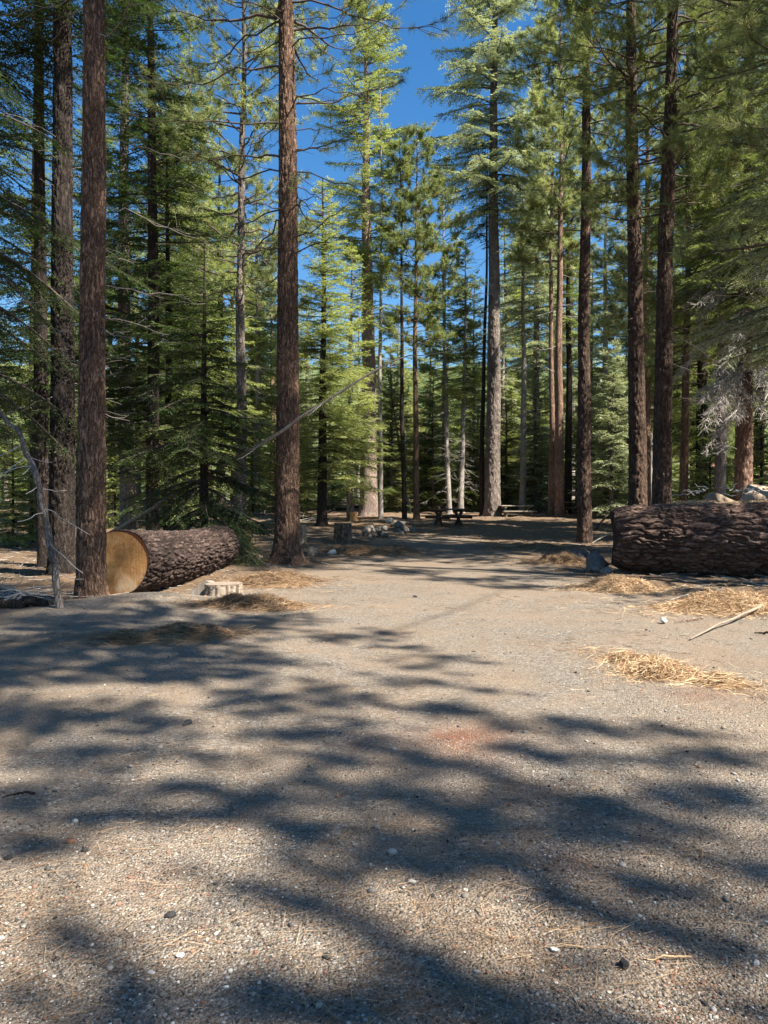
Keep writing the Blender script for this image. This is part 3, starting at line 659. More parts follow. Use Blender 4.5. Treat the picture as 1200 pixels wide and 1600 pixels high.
A7, cvA7 = tree('pine_tree', 448, 17.7, 27, .285, 'big red pine trunk standing alone at centre left with flared roots', lean=(-.02, 0), wob=.02, near=True, flare=.55, seed=13, r1=.18,
     crown=(PIN, dict(Rr=3.6, zb=12.2, m='pine', nbr=70)), dead=[dict(zl=(6.8, 12.8), n=34, Lr=(.5, 3.2), sag=.28, r=.011, m='twig_dark'), ])
def living_limbs(root, cv, spec, m, seed, tn=34):
    rng = np.random.default_rng(seed); g = Geo(); b = Geo(); TC = []; TD = []
    for z, az, L, rise, sag, nt_ in spec:
        P = limb(b, cv(z), az, L, rise, rng, .028, sag=sag, kinks=.10, n=12)
        for q in range(nt_):
            k = rng.integers(4, 12); Q = limb(b, P[k], az+rng.normal()*.9, .35+.5*rng.random(), .2*rng.normal(), rng, .007, n=4); TC += [Q[-1], Q[-2]]; TD += [nrm(Q[-1]-Q[-2])]*2
    tufts(g, np.array(TC), np.array(TD), rng, tn, .2, .009); part('crown', g.mesh('crown', M[m]), root); part('branches', b.mesh('branches', M['twig_dark']), root)
living_limbs(A7, cvA7, [(13.0, -.15, 3.6, .0, .35, 14), (10.6, .1, 2.4, .25, .1, 8), (11.5, 3.0, 3.4, .1, .3, 20), (10.2, 3.4, 3.2, .0, .2, 18), (9.6, -.3, 1.6, 0, .2, 6), (9.4, 2.8, 2.6, .1, .2, 14), (12.6, 2.6, 3.0, .1, .3, 16), (8.3, -1.5, .5, .1, .2, 3)], 'pine', 5)

# --- middle distance, left of the gap
tree('fir_tree', 402, 46, 20, .24, 'pale trunk seen between the grey pine and the big red pine', seed=14, barkm='bark_pale', crown=(FIR, dict(Rr=2.4, zb=5, m='fir_yellow', leaf=.15)))
t9, _ = tree('fir_tree', 503, 34, 15.5, .22, 'broad yellow-green fir right of the big red pine, dark forked trunk below', seed=15, barkm='bark_dark', crown=(FIR, dict(Rr=2.6, zb=2.2, m='fir_yellow', leaf=.13, step=.33, nb=7, droop=.3, gap=.12)))
tree('fir_tree', 548, 39, 14, .2, 'second yellow-green fir, in front of the tall pink-grey trunk', seed=16, barkm='bark_grey', crown=(FIR, dict(Rr=2.2, zb=1.2, m='fir_yellow', leaf=.14, step=.36)))
tree('fir_tree', 576, 43, 31, .50, 'tall pink-grey fir with yellowish crown at the left of the sky gap', lean=(-.2, 0), seed=17, barkm='bark_pink', flare=.25, r1=.22, crown=(FIR, dict(Rr=3.2, zb=13, m='fir_yellow', leaf=.15, gap=.33, step=.42, irr=.6, droop=.2, shape=.42)), dead=[dict(zl=(9, 20), n=45, Lr=(.6, 2.6), sag=.35, r=.009)])
tree('fir_tree', 595, 40, 23, .125, 'slim pale trunk beside the tall pink-grey fir', seed=18, barkm='bark_pale', flare=.2, r1=.06, crown=(FIR, dict(Rr=1.1, zb=9, m='fir_yellow', leaf=.13, gap=.45, step=.5)), dead=[dict(zl=(2, 9), n=30, Lr=(.3, 1.1), sag=.4, r=.006)])
tree('pine_tree', 632, 40, 20, .13, 'thinner of two dark straight trunks left of the picnic table', lean=(-.25, 0), seed=19, barkm='bark_dark', flare=.2, crown=(PIN, dict(Rr=1.3, zb=12, m='pine', nbr=36, ln=.24, wd=.02)))
tree('pine_tree', 651, 40, 20.5, .165, 'straight dark pine with rounded top in the sky gap', seed=20, barkm='bark_red', flare=.3, crown=(PIN, dict(Rr=2.0, zb=9.0, m='pine', nbr=70, ln=.26, wd=.024, tuft_n=34)), dead=[dict(zl=(4, 11), n=24, Lr=(.5, 1.5), sag=.3, r=.008, m='twig_dark')])
tree('pine_tree', 692, 50, 23, .16, 'light green pine with narrow pointed crown below the sky gap', seed=21, barkm='bark_pale', crown=(PIN, dict(Rr=1.9, zb=9, m='pine_bright', nbr=75, ln=.28, wd=.03)), dead=[dict(zl=(1, 9), n=50, Lr=(.4, 2), sag=.5, r=.008)])
tree('fir_tree', 702, 46, 15.5, .16, 'left pale trunk with bare lower twigs behind the picnic table', lean=(-.3, 0), seed=22, barkm='bark_pale', crown=(FIR, dict(Rr=1.6, zb=6.5, m='fir_yellow', leaf=.14, gap=.2)), dead=[dict(zl=(.8, 7), n=70, Lr=(.5, 1.8), sag=.6, r=.008)])
tree('fir_tree', 720, 47, 17, .18, 'right pale trunk with bare lower twigs behind the picnic table', lean=(.25, 0), seed=23, barkm='bark_pale', crown=(FIR, dict(Rr=1.7, zb=7, m='fir_green', leaf=.14, gap=.25)), dead=[dict(zl=(.8, 8), n=70, Lr=(.5, 1.9), sag=.6, r=.008)])
tree('fir_tree', 640, 48, 9, .12, 'pale dead-looking trunk leaning between the two dark straight trunks', lean=(-1.3, 0), seed=24, barkm='bark_pale', dead=[dict(zl=(1, 8), n=24, Lr=(.2, .8), sag=.4, r=.006)])
tree('fir_tree', 741, 56, 17, .15, 'pointed green fir closing the foot of the sky gap', seed=25, barkm='bark_grey', crown=(FIR, dict(Rr=2.2, zb=1.5, m='fir_green', leaf=.17, step=.45)))
tree('pine_tree', 753, 44, 21, .15, 'thin black trunk touching the left side of the giant fir', seed=26, barkm='bark_dark', flare=.1, lean=(.3, 0), crown=(FIR, dict(Rr=.9, zb=15, m='fir_dark', leaf=.13, gap=.5)))
C9, _ = tree('fir_tree', 770, 43.5, 38, .45, 'giant grey-barked fir in the middle with glaucous crown', seed=27, barkm='bark_grey', flare=.3, near=True, r1=.3, wob=.03, crown=(FIR, dict(Rr=3.4, zb=17, m='fir_blue', leaf=.17, step=.46, nb=7, droop=.45, gap=.3, irr=.6, shape=.3)), dead=[dict(zl=(8, 20), n=60, Lr=(.6, 3.2), sag=.4, r=.01, m='twig_grey')])
def sprays(root, cv, spec, m, seed, leaf=.14):
    """single living fir boughs at given height and direction"""
    for i, (z, az, L) in enumerate(spec):
        pass
tree('fir_tree', 816, 47, 25, .2, 'pale grey trunk right of the giant fir', seed=28, barkm='bark_pale', flare=.15, r1=.1, crown=(FIR, dict(Rr=2.2, zb=11, m='fir_blue', leaf=.16, gap=.45)), dead=[dict(zl=(2, 9), n=20, Lr=(.4, 1.3), sag=.5, r=.007)])
tree('pine_tree', 861, 43.2, 27, .17, 'slimmer of the twin orange-red trunks', seed=29, barkm='bark_warm', flare=.1, r1=.1, crown=(PIN, dict(Rr=2.4, zb=14, m='pine_bright', nbr=50, ln=.27, wd=.026)))
tree('pine_tree', 874.5, 42, 29, .26, 'thicker of the twin orange-red trunks', seed=30, barkm='bark_warm', flare=.15, r1=.15, crown=(PIN, dict(Rr=3.0, zb=13.5, m='pine_bright', nbr=70, ln=.27, wd=.026)), dead=[dict(zl=(9, 14), n=14, Lr=(.4, 2), sag=.4, r=.009)])
tree('fir_tree', 887, 45, 24, .22, 'dark trunk directly behind the twin orange-red trunks', seed=31, barkm='bark_dark', flare=.1, crown=(FIR, dict(Rr=2.0, zb=9, m='fir_green', leaf=.16, gap=.5)))
tree('fir_tree', 838, 55, 31, .3, 'tall glaucous fir filling the gap right of the giant fir', seed=32, barkm='bark_grey', crown=(FIR, dict(Rr=3.0, zb=10, m='fir_blue', leaf=.20, step=.5, droop=.4, gap=.35)))

# --- right pines
T1, cvT1 = tree('pine_tree', 914, 26, 28, .235, 'near slim dark pine standing clear left of the huge log', lean=(-.05, 0), wob=.03, near=True, flare=.3, barkm='bark_shaded', seed=33, r1=.14, crown=(PIN, dict(Rr=2.4, zb=14, m='pine', nbr=70, ln=.21, wd=.014)), dead=[dict(zl=(7, 16), n=26, Lr=(.4, 2), sag=.3, r=.009, m='twig_dark')])
T2, cvT2 = tree('pine_tree', 996, 24, 29, .285, 'dark pine behind the left end of the huge log, left one of two', lean=(-.52, 0), wob=.03, near=True, flare=.2, barkm='bark_shaded', seed=34, r1=.18, crown=(PIN, dict(Rr=2.8, zb=10.5, m='pine', nbr=100, ln=.21, wd=.014)), dead=[dict(zl=(5.5, 14), n=34, Lr=(.4, 2.2), sag=.35, r=.009, m='twig_dark')])
T3, cvT3 = tree('pine_tree', 1034, 22.5, 29, .28, 'dark pine behind the middle of the huge log, right one of two', lean=(.45, 0), wob=.03, near=True, flare=.2, barkm='bark_shaded', seed=35, r1=.18, crown=(PIN, dict(Rr=2.8, zb=10.0, m='pine', nbr=100, ln=.21, wd=.014)), dead=[dict(zl=(4.5, 13), n=36, Lr=(.5, 2.4), sag=.35, r=.009, m='twig_dark')])
tree('pine_tree', 1011, 33, 24, .19, 'reddish trunk seen between the two dark pines', seed=36, barkm='bark_warm', flare=.1, crown=(PIN, dict(Rr=2.4, zb=8, m='pine_bright', nbr=80, ln=.25, wd=.02)))
tree('pine_tree', 1068, 30, 22, .17, 'slender reddish pine right of the two dark pines', seed=37, barkm='bark_red', flare=.1, crown=(PIN, dict(Rr=2.4, zb=6.5, m='pine_bright', nbr=90, ln=.24, wd=.018)), dead=[dict(zl=(3, 8), n=18, Lr=(.4, 1.6), sag=.3, r=.008, m='twig_dark')])
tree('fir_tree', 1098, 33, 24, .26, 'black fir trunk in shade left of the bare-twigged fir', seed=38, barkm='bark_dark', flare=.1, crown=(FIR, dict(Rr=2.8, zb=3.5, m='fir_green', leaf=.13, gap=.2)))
R4, cvR4 = tree('fir_tree', 1163, 26, 25, .30, 'reddish fir at right whose lower boughs are dead grey drooping twigs', seed=39, barkm='bark_warm', near=True, flare=.2, r1=.15, crown=(FIR, dict(Rr=3.2, zb=7.4, m='fir_green', leaf=.10, step=.33, nb=7, droop=.5, gap=.12)))
def dead_fan(root, cv, zr, n, Lr, seed):
    rng = np.random.default_rng(seed); b = Geo()
    for i in range(n):
        z = zr[0]+(zr[1]-zr[0])*rng.random(); az = -math.pi/2+rng.normal()*1.0; L = Lr[0]+(Lr[1]-Lr[0])*rng.random()
        P = limb(b, cv(z), az, L, .15, rng, .022, sag=.75+.45*rng.random(), kinks=.10, n=12)
        for k in range(2, 12):
            for sg in (1, -1):
                for rep in range(2):
                    if rng.random() < .15: continue
                    Q = limb(b, P[k]+rng.normal(size=3)*.03, az+sg*(.5+.4*rng.random()), (.7-.04*k)*(.5+rng.random()*.7), .0, rng, .011, n=5, sag=.9)
                    sticks(b, Q[1:4], Q[1:4]+nrm(rng.normal(size=(3, 3))+np.array([0, 0, -.6]))*(.1+.25*rng.random((3, 1))), .006, .004)
    part('dead_branches', b.mesh('dead_branches', M['twig_grey']), root)
dead_fan(R4, cvR4, (4.6, 9.6), 60, (1.3, 3.0), 4)
tree('fir_tree', 1262, 19, 24, .3, 'dense dark fir filling the right edge of the picture', seed=40, barkm='bark_dark', crown=(FIR, dict(Rr=2.7, zb=4.4, m='fir_blue', leaf=.09, step=.36, nb=7, droop=.45, gap=.3, twigs=.14)))
tree('fir_tree', 1125, 29, 22, .22, 'green fir behind the bare-twigged one, crown reaching over the dark pines', seed=140, barkm='bark_grey', crown=(FIR, dict(Rr=2.6, zb=7.5, m='fir_blue', leaf=.11, step=.36, gap=.28)))
tree('pine_tree', 1290, 16.5, 22, .24, 'bright pine reaching in with long needle tufts at upper right', seed=41, barkm='bark_red', crown=(PIN, dict(Rr=4.2, zb=6.8, m='pine_bright', nbr=85, ln=.25, wd=.012, sub=5, tuft_n=42, tdens=.8)))

# --- background: prototypes, then copies (each copy is a tree with its own parts)
bgs = [(-10, 33, 18, 'fir_dark'), (55, 30, 17, 'fir_green'), (150, 36, 21, 'fir_green'), (300, 38, 25, 'fir_green'), (345, 42, 22, 'fir_yellow'), (945, 46, 21, 'fir_blue'), (1040, 44, 24, 'fir_yellow'), (1085, 46, 24, 'fir_green')]
bgl = ['dark fir at the left edge behind the slim dark trunk', 'mid green fir glimpsed left of the thick dark trunk', 'green fir between nearest red pine and the trunk pair', 'tall green fir left of the grey pine', 'sunlit yellow-green fir directly left of the grey pine',
       'bright glaucous fir between the slim pine and the dark pair', 'sunny yellow-green fir behind the two dark pines', 'green fir behind the slender reddish pine']
protos = []
for k, ((px, d, H, m), lb) in enumerate(zip(bgs, bgl)):
    r, _ = tree('fir_tree', px, d, H, .2+.01*k, lb, seed=60+k, barkm=['bark_grey', 'bark_dark', 'bark_pale'][k % 3], crown=(FIR, dict(Rr=2.5+.1*(k % 4), zb=[3.2, 4.4, 5.4, 3.8][k % 4], m=m, leaf=.15, step=.42, nb=6, gap=.36, droop=.3+.1*(k % 3))))
    protos.append(r)
pp, _ = tree('pine_tree', 265, 46, 25, .24, 'yellow-green pine far back over the medium fir', seed=80, barkm='bark_warm', crown=(PIN, dict(Rr=3., zb=6, m='pine_bright', nbr=110, ln=.3, wd=.03))); protos.append(pp)
# (photo x, distance, height)
far = [(10, 60, 15), (75, 52, 16), (130, 64, 19), (175, 50, 20), (215, 62, 24), (250, 55, 21), (285, 64, 21), (325, 58, 26), (365, 63, 25), (395, 60, 22), (425, 56, 20), (455, 64, 19), (480, 58, 17), (515, 62, 15), (585, 60, 15), (610, 55, 12),
       (785, 62, 19), (788, 74, 27), (812, 86, 36), (838, 76, 31), (866, 88, 37), (893, 76, 32), (920, 86, 32), (622, 66, 16.5), (648, 72, 17), (672, 66, 16), (700, 70, 17), (728, 74, 18), (560, 66, 18), (925, 55, 19), (985, 54, 20), (1015, 62, 27), (1075, 58, 26), (1110, 50, 25), (1150, 46, 22), (1185, 40, 22), (-60, 50, 18), (-110, 40, 17)]
low = [(-40, 84, 10), (5, 78, 9), (45, 86, 12), (90, 80, 10), (140, 88, 12), (185, 82, 11), (235, 90, 14), (280, 80, 12), (330, 86, 13), (380, 80, 11), (420, 88, 14), (465, 82, 12), (500, 90, 14), (535, 80, 11), (575, 86, 13), (605, 80, 11), (635, 88, 15), (660, 80, 12), (690, 86, 14), (715, 80, 13), (740, 90, 16), (775, 80, 12), (800, 88, 15), (830, 80, 12), (860, 90, 15), (895, 80, 12), (925, 86, 14), (955, 80, 13), (990, 90, 16), (1020, 80, 12), (1060, 86, 14), (1095, 80, 12), (1130, 90, 15), (1170, 82, 13), (1215, 86, 14)]
behind = [(-24, -18), (-16, -27), (-5, -30), (6, -31), (28, -22), (33, -8), (30, 4), (27, 14), (-22, -6), (-24, 6), (-19, 14), (-30, 16), (-12, -22), (0, -37), (36, -30), (-34, -4), (24, 24)]
rng = np.random.default_rng(4)
PH = [b[2] for b in bgs]+[25]
for i, (px, d, H) in enumerate(far):
    k = int(rng.integers(1, len(protos))); s = H/PH[k]
    copy_tree(protos[k], px, d, rng.random()*6.28, (max(.75, min(s*1.1, 1.4)), s), 'distant conifer in the unbroken green backdrop behind the clearing', 'distant conifers closing off the view')
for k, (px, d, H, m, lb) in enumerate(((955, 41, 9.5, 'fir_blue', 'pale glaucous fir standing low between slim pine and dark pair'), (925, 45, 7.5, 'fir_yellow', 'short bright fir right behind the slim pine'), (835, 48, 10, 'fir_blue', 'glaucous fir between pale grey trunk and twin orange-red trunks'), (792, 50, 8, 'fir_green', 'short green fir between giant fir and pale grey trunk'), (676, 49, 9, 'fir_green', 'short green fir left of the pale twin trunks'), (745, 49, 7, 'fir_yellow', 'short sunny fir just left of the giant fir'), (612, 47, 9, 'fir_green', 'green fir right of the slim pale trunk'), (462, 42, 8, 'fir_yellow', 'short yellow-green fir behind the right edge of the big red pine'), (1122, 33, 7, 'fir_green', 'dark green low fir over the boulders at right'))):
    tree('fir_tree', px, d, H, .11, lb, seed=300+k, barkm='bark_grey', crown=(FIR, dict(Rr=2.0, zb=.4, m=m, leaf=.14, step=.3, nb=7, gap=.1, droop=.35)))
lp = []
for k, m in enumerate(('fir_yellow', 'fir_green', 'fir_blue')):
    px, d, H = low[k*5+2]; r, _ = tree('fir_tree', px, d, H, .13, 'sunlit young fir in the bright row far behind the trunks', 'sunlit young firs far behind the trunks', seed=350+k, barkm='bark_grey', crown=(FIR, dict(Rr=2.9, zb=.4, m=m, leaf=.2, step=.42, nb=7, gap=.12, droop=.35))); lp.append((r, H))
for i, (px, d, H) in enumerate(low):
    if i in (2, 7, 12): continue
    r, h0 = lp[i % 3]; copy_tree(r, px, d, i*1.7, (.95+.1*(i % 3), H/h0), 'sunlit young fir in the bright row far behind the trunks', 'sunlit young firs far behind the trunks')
for i, (x, y) in enumerate(behind):
    c = copy_tree(protos[1+i % 7], 600, 30, i*2.1, (1.25, 1.1), 'conifer in the ring of forest round the clearing, outside the picture', 'conifers around the clearing outside the picture'); c.location = (x, y, gz1(x, y)-.1)
# understorey saplings
sp, _ = tree('fir_sapling', 455, 47, 4.2, .05, 'knee-high to head-high fir sapling low in the backdrop', 'fir saplings under the far trees', seed=90, barkm='bark_dark', r1=.01, crown=(FIR, dict(Rr=1.1, zb=.15, m='fir_yellow', leaf=.11, step=.22, nb=7, gap=.05, twigs=.13)))
sp['category'] = 'sapling'
for px, d, s in ((20, 24, .8), (50, 27, .7), (395, 44, 1.2), (430, 50, 1.3), (480, 52, 1.2), (520, 50, .7), (610, 54, 1.2), (665, 50, 1.2), (675, 60, 1.5), (735, 50, 1.3), (745, 62, 1.6), (790, 54, 1.3), (800, 60, 1.5), (845, 52, 1.3), (900, 52, 1.5), (935, 48, 1.2), (955, 54, 1.5), (980, 44, 1.1), (1045, 40, .9), (1085, 36, 1.), (1110, 30, .9), (1130, 34, 1.2), (1190, 30, 1.3), (270, 36, 1.1), (180, 34, 1.0), (300, 46, 1.5), (120, 40, 1.3)):
    copy_tree(sp, px, d, px*.7, (s, s*1.05), 'knee-high to head-high fir sapling low in the backdrop', 'fir saplings under the far trees', 'fir_sapling')['category'] = 'sapling'
tree('fir_tree', 800, 58, 9, .1, 'small fir turned rusty orange right of the giant fir', seed=91, barkm='bark_grey', crown=(FIR, dict(Rr=1.0, zb=1.2, m='dead_red', leaf=.16, gap=.3)))

# --- unseen trees added to shade the log, the left side and the foreground
SH = np.array([-math.sin(SUN_AZ), -math.cos(SUN_AZ)])/math.tan(SUN_EL)    # shadow shift per metre of height
def shade_pine():  # unseen; tufts set up-sun of each wanted shadow patch on the ground
    tx, ty = 10, -8
    root = thing('pine_tree', 'unseen tall pine added at right, its boughs laid out to shade the foreground', 'tree', (tx, ty, gz1(tx, ty))); cv = trunk_curve(23, (-.3, .2), .05, 200)
    part('trunk', trunk(23, .34, .2, cv, 200, M['bark_red'], False, .3), root)
    E = [(60,1010,90,42),(200,1000,110,32),(330,985,90,26),(430,968,45,14),(530,995,60,7),(600,990,30,7),(150,1045,110,22),(280,1050,110,18),(60,1140,100,26),(180,1110,60,20),(230,1150,70,28),(100,1190,110,28),(60,1240,90,26),(20,1280,50,22),(210,1272,60,13),(210,1228,100,13),(375,1095,55,18),(450,1110,65,18),(530,1095,55,13),(350,1058,60,16),(480,1150,45,13),(602,1160,30,11),(550,1128,45,8),(500,1190,45,12),(560,1212,45,20),(610,1242,55,13),(470,1248,70,9),(450,1295,45,22),(390,1288,28,12),(615,1065,22,16),(660,1040,20,9),(700,1028,18,7),(640,1107,55,7),(700,1105,40,5),(737,1075,16,6),(612,1010,18,6),(780,1135,42,10),(870,1130,55,9),(940,1140,50,6),(1060,1145,45,5),(820,1172,50,7),(900,1195,55,10),(985,1185,60,11),(1080,1172,45,8),(1140,1190,40,8),(760,1207,45,9),(700,1242,50,11),(1050,1240,55,10),(1130,1268,50,12),(740,1328,45,11),(790,1368,45,10),(850,1300,60,9),(980,1310,55,12),(720,1282,50,9),(580,1460,42,20),(780,1560,46,18),(470,1570,55,18),(380,1385,28,9),(120,1490,50,18),(50,1590,90,16),(1100,1480,42,16),(1180,1370,36,16),(860,1410,42,9),(540,1380,26,10),(1160,1590,45,12),(880,1255,40,8),(610,1310,35,9),(1020,1380,30,8),(250,958,60,8),(100,978,90,12),(350,950,50,7),(180,968,70,9),(720,905,60,4),(640,895,50,4),(800,915,50,4),(20,1060,60,26),(40,1110,60,20),(130,1275,80,14),(300,1235,60,10),(330,1190,50,10),(300,1020,120,16),(420,1030,60,9),(500,1075,50,9),(430,1150,30,14),(470,1215,50,14),(400,1250,60,9),(660,1195,40,9),(660,1262,45,9),(700,1300,50,9),(620,1180,40,8),(780,1255,50,7),(820,1235,45,7),(930,1310,40,9),(1100,1300,50,9),(1160,1240,50,8),(920,1265,60,8),(40,1330,40,12),(620,1590,60,12),(700,1570,60,14),(520,1590,70,12),(870,1590,60,10),(250,1590,60,12),(560,1340,40,9),(640,1340,45,9),(1120,1420,40,10),(990,1450,30,8),(420,1590,50,10)]
    rng = np.random.default_rng(12); g = Geo(); b = Geo(); TC = []; TD = []; nodes = []
    E.sort(key=lambda e: math.dist(ground(e[0], e[1]), (0, 2.5)))
    for px, py, rx, ry in E:
        x, y = ground(px, py); y0 = ground(px, py-ry)[1]; y1 = ground(px, py+ry)[1]; ax = rx/F*y; ay = (y0-y1)/2
        h = 14.6+1.6*rng.random(); tgt = np.array([x-SH[0]*h-tx, y-SH[1]*h-ty, h]); z0 = h-1.
        c = cv(z0) if not nodes else min(nodes+[cv(z0)], key=lambda q: np.linalg.norm(q-tgt)+.25*np.linalg.norm(q-cv(z0)))
        nodes.append(tgt); v = tgt-c; s = np.linspace(0, 1, 10)[:, None]; P = c+v*s; P[:, 2] += -.3*np.sin(s[:, 0]*math.pi)*.5; tube(b, P, np.linspace(.022, .008, 10), 5)
        ax *= 1.02; ay *= 1.05; nT = int(np.clip(ax*ay*math.pi*75, 10, 260))
        for q in range(nT):
            r = math.sqrt(rng.random())*.92; a = rng.random()*6.283; p = tgt+np.array([ax*r*math.cos(a), ay*r*math.sin(a), rng.normal()*.25]); TC.append(p); TD.append(nrm(p-tgt+rng.normal(size=3)*.2))
            sticks(b, P[-2]+(tgt-P[-2])*rng.random(), p, .007, .004)
    tufts(g, np.array(TC), np.array(TD), rng, 60, .15, .011, 5, 85); part('crown', g.mesh('crown', M['pine']), root); part('branches', b.mesh('branches', M['twig_dark']), root)
shade_pine()
for i, (x, y, H, zb, Rr, ln_, nb_, lb) in enumerate(((12.5, 9.5, 17, 7, 3.2, (0, 0), 30, 'tall shade pine added out of frame, beyond the right end of the huge log'), (14.8, 11.2, 15, 5, 3.2, (0, 0), 45, 'bushy shade pine added out of frame, past the boulders at right'), (15, 8.5, 32, 25, 3.2, (0, 0), 110, 'tall high-crowned shade pine added out of frame at right, the nearer of two'), (18, 14, 33, 19, 3.6, (0, 0), 120, 'tall high-crowned shade pine added out of frame at right, the farther of two'),
        (6, -10, 30, 22.5, 2.6, (6.5, 8.4), 110, 'leaning shade pine added out of frame behind the camera, the shorter of two'), (7, -12, 38, 27, 3.8, (7.5, 13), 220, 'leaning shade pine added out of frame behind the camera, the taller of two'))):
    root = thing('pine_tree', lb, 'tree', (x, y, gz1(x, y))); cv = trunk_curve(H, ln_, .05, 210+i)  # added out of view; crown heights and leans chosen for where their shade falls
    part('trunk', trunk(H, .3, .15, cv, 210+i, M['bark_red']), root); a, b_ = pine_crown(H, Rr, zb, cv, 220+i, 'pine', nbr=nb_, tuft_n=30, wd=.016); part('crown', a, root); part('branches', b_, root)

# ------------------------------------------------------------------ logs
def quat_z(v): return Vector(v).to_track_quat('Z', 'X')
def big_log(name, label, p0, p1, r0, r1, seed, k, rows, depth, cell, vs, cut0=None, cut1=None, lump=.03, m='bark_log'):
    p0 = Vector(p0); p1 = Vector(p1); L = (p1-p0).length; root = thing(name, label, 'log', p0, rot=quat_z(p1-p0))
    z = np.linspace(0, L, rows); P = np.stack([.06*np.sin(z*.8+seed), .05*np.sin(z*.6), z], 1); rad = np.interp(z, [0, L], [r0, r1])*(1+lump*fbm(z*.7, z*0, s=seed))
    rad = rad*(1-.2*np.exp(-np.minimum(z, L-z)/.16)*(1 if r0 > .6 else 0))
    g = Geo(); V, ti = barkgrid(P, rad, k, cell, vs, depth, seed); sm = np.exp(-np.minimum(z, L-z)/.02)[:, None, None]
    out = V-P[:, None]; V = P[:, None]+out*(1-sm)+nrm(out)*(rad*.985)[:, None, None]*sm
    A_ = np.arange(k)*2*math.pi/k; lob = 1+.035*np.cos(2*A_+1)+.02*np.cos(3*A_+2)+.012*np.cos(7*A_)
    V = P[:, None]+(V-P[:, None])*lob[None, :, None]
    if r0 > .6: V[..., 2] += (np.exp(-z/.2)[:, None]*.045*(np.cos(A_*2+.5)+.6*np.cos(A_*5)))
    g.add(V, gridfaces(rows, k), ti.ravel()); part('bark', g.mesh('bark', M[m], True), root)
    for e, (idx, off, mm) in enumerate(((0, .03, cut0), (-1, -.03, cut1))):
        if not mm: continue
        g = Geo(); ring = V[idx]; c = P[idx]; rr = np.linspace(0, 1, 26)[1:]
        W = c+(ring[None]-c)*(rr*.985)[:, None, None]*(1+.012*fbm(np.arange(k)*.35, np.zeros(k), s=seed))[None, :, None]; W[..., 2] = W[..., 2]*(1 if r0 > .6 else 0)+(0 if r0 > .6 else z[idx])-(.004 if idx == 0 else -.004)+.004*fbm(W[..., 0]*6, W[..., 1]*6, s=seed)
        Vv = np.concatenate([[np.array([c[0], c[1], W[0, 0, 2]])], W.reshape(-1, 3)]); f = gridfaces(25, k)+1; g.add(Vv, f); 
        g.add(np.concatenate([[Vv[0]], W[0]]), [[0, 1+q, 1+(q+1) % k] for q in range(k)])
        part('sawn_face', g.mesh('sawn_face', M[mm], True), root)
    return root
xl, yl = -4.16, 11.75
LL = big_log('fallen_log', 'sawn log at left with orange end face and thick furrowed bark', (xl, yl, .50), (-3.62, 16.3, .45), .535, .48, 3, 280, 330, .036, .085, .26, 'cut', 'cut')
RL = big_log('fallen_log', 'huge dark fallen log lying across the right side', (4.72, 15.5, .66), (10.6, 14.1, .80), .67, .86, 8, 380, 420, .05, .11, .17, 'bark_dark', 'bark_dark', lump=.06, m='log_brown')
# broken branch stub on the huge log
def stub():
    g = Geo(); rng = np.random.default_rng(3); p = np.array([0, 0, 0.])
    for q in range(9):
        d = nrm(np.array([.6+.3*rng.normal(), -.55, .1-.5*rng.random()])); a = p+rng.normal(size=3)*.03
        tube(g, [a-d*.10, a+d*.04, a+d*(.16+.14*rng.random())], [.035, .030, .004], 5, rng.random())
    return g.mesh('broken_stub', M['splinter'])
q = link(bpy.data.objects.new('broken_stub', stub())); q.parent = RL; 
bpy.context.view_layer.update()
q.matrix_world = Matrix.Translation((5.93, 14.62, .95)); 
# dry needles lying on the huge log
def log_litter():
    g = Geo(); rng = np.random.default_rng(6); n = 9000; s = rng.random(n)**.8; x = 4.9+5.5*s; yc = 15.5-1.4*(x-4.72)/5.88; r = .68+.13*(x-4.72)/5.88
    a = rng.normal(size=n)*.42; y = yc-np.sin(a)*r*1.02; z = (.66+.1*(x-4.72)/5.88)+np.cos(a)*r*1.03+.01+rng.random(n)*.02
    k = fbm(x*2.2, a*2, s=61)+.25*s > -.05+.3*rng.random(n); x, y, z = x[k], y[k], z[k]; n = len(x)
    b = rng.random(n)*6.283; D = nrm(np.stack([np.cos(b), np.sin(b), rng.normal(size=n)*.25], 1)); blades(g, np.stack([x, y, z], 1), D, .09+.1*rng.random(n), np.full(n, .005), rng, .15)
    o = link(bpy.data.objects.new('fallen_needles', g.mesh('fallen_needles', M['needle']))); tag(o, 'dry needles caught on top of the huge dark log', 'pine needles', kind='stuff')
log_litter()

# thin fallen logs and dead poles
def pole(name, label, pts, r, m='wood_grey', cat='branch', seed=0, forks=0, k=9):
    pts = np.array(pts, float); rng = np.random.default_rng(seed); o = pts[0].copy(); t = np.linspace(0, 1, len(pts)); tt = np.linspace(0, 1, 60)
    # smooth curve through the points
    P = np.stack([np.interp(tt, t, pts[:, i]) for i in range(3)], 1)
    for _ in range(2): P[1:-1] = (P[:-2]+2*P[1:-1]+P[2:])/4
    P = P+np.stack([fbm(tt*9+seed, tt*0, s=seed+i) for i in range(3)], 1)*r[0]*1.3*np.minimum(1, tt*9)[:, None]
    g = Geo(); rad = np.interp(tt, np.linspace(0, 1, len(r)), r)*(1+.22*fbm(tt*34, tt*0, s=seed+9)); tube(g, P-o, rad, k, None, True)
    root = thing(name, label, cat, o); part('stem', g.mesh('stem', M[m], True), root)
    if forks:
        b = Geo()
        for q in range(forks):
            i = int(rng.integers(8, 38)); az = rng.random()*6.283; limb(b, P[i]-o, az, .3+.6*rng.random(), .2*rng.normal(), rng, .006, n=6, sag=.4)
        part('twigs', b.mesh('twigs', M['twig_grey']), root)
def W3(px, py, d): return ((px-600)/F*d, d, CAMZ+(HY-py)*d/F)
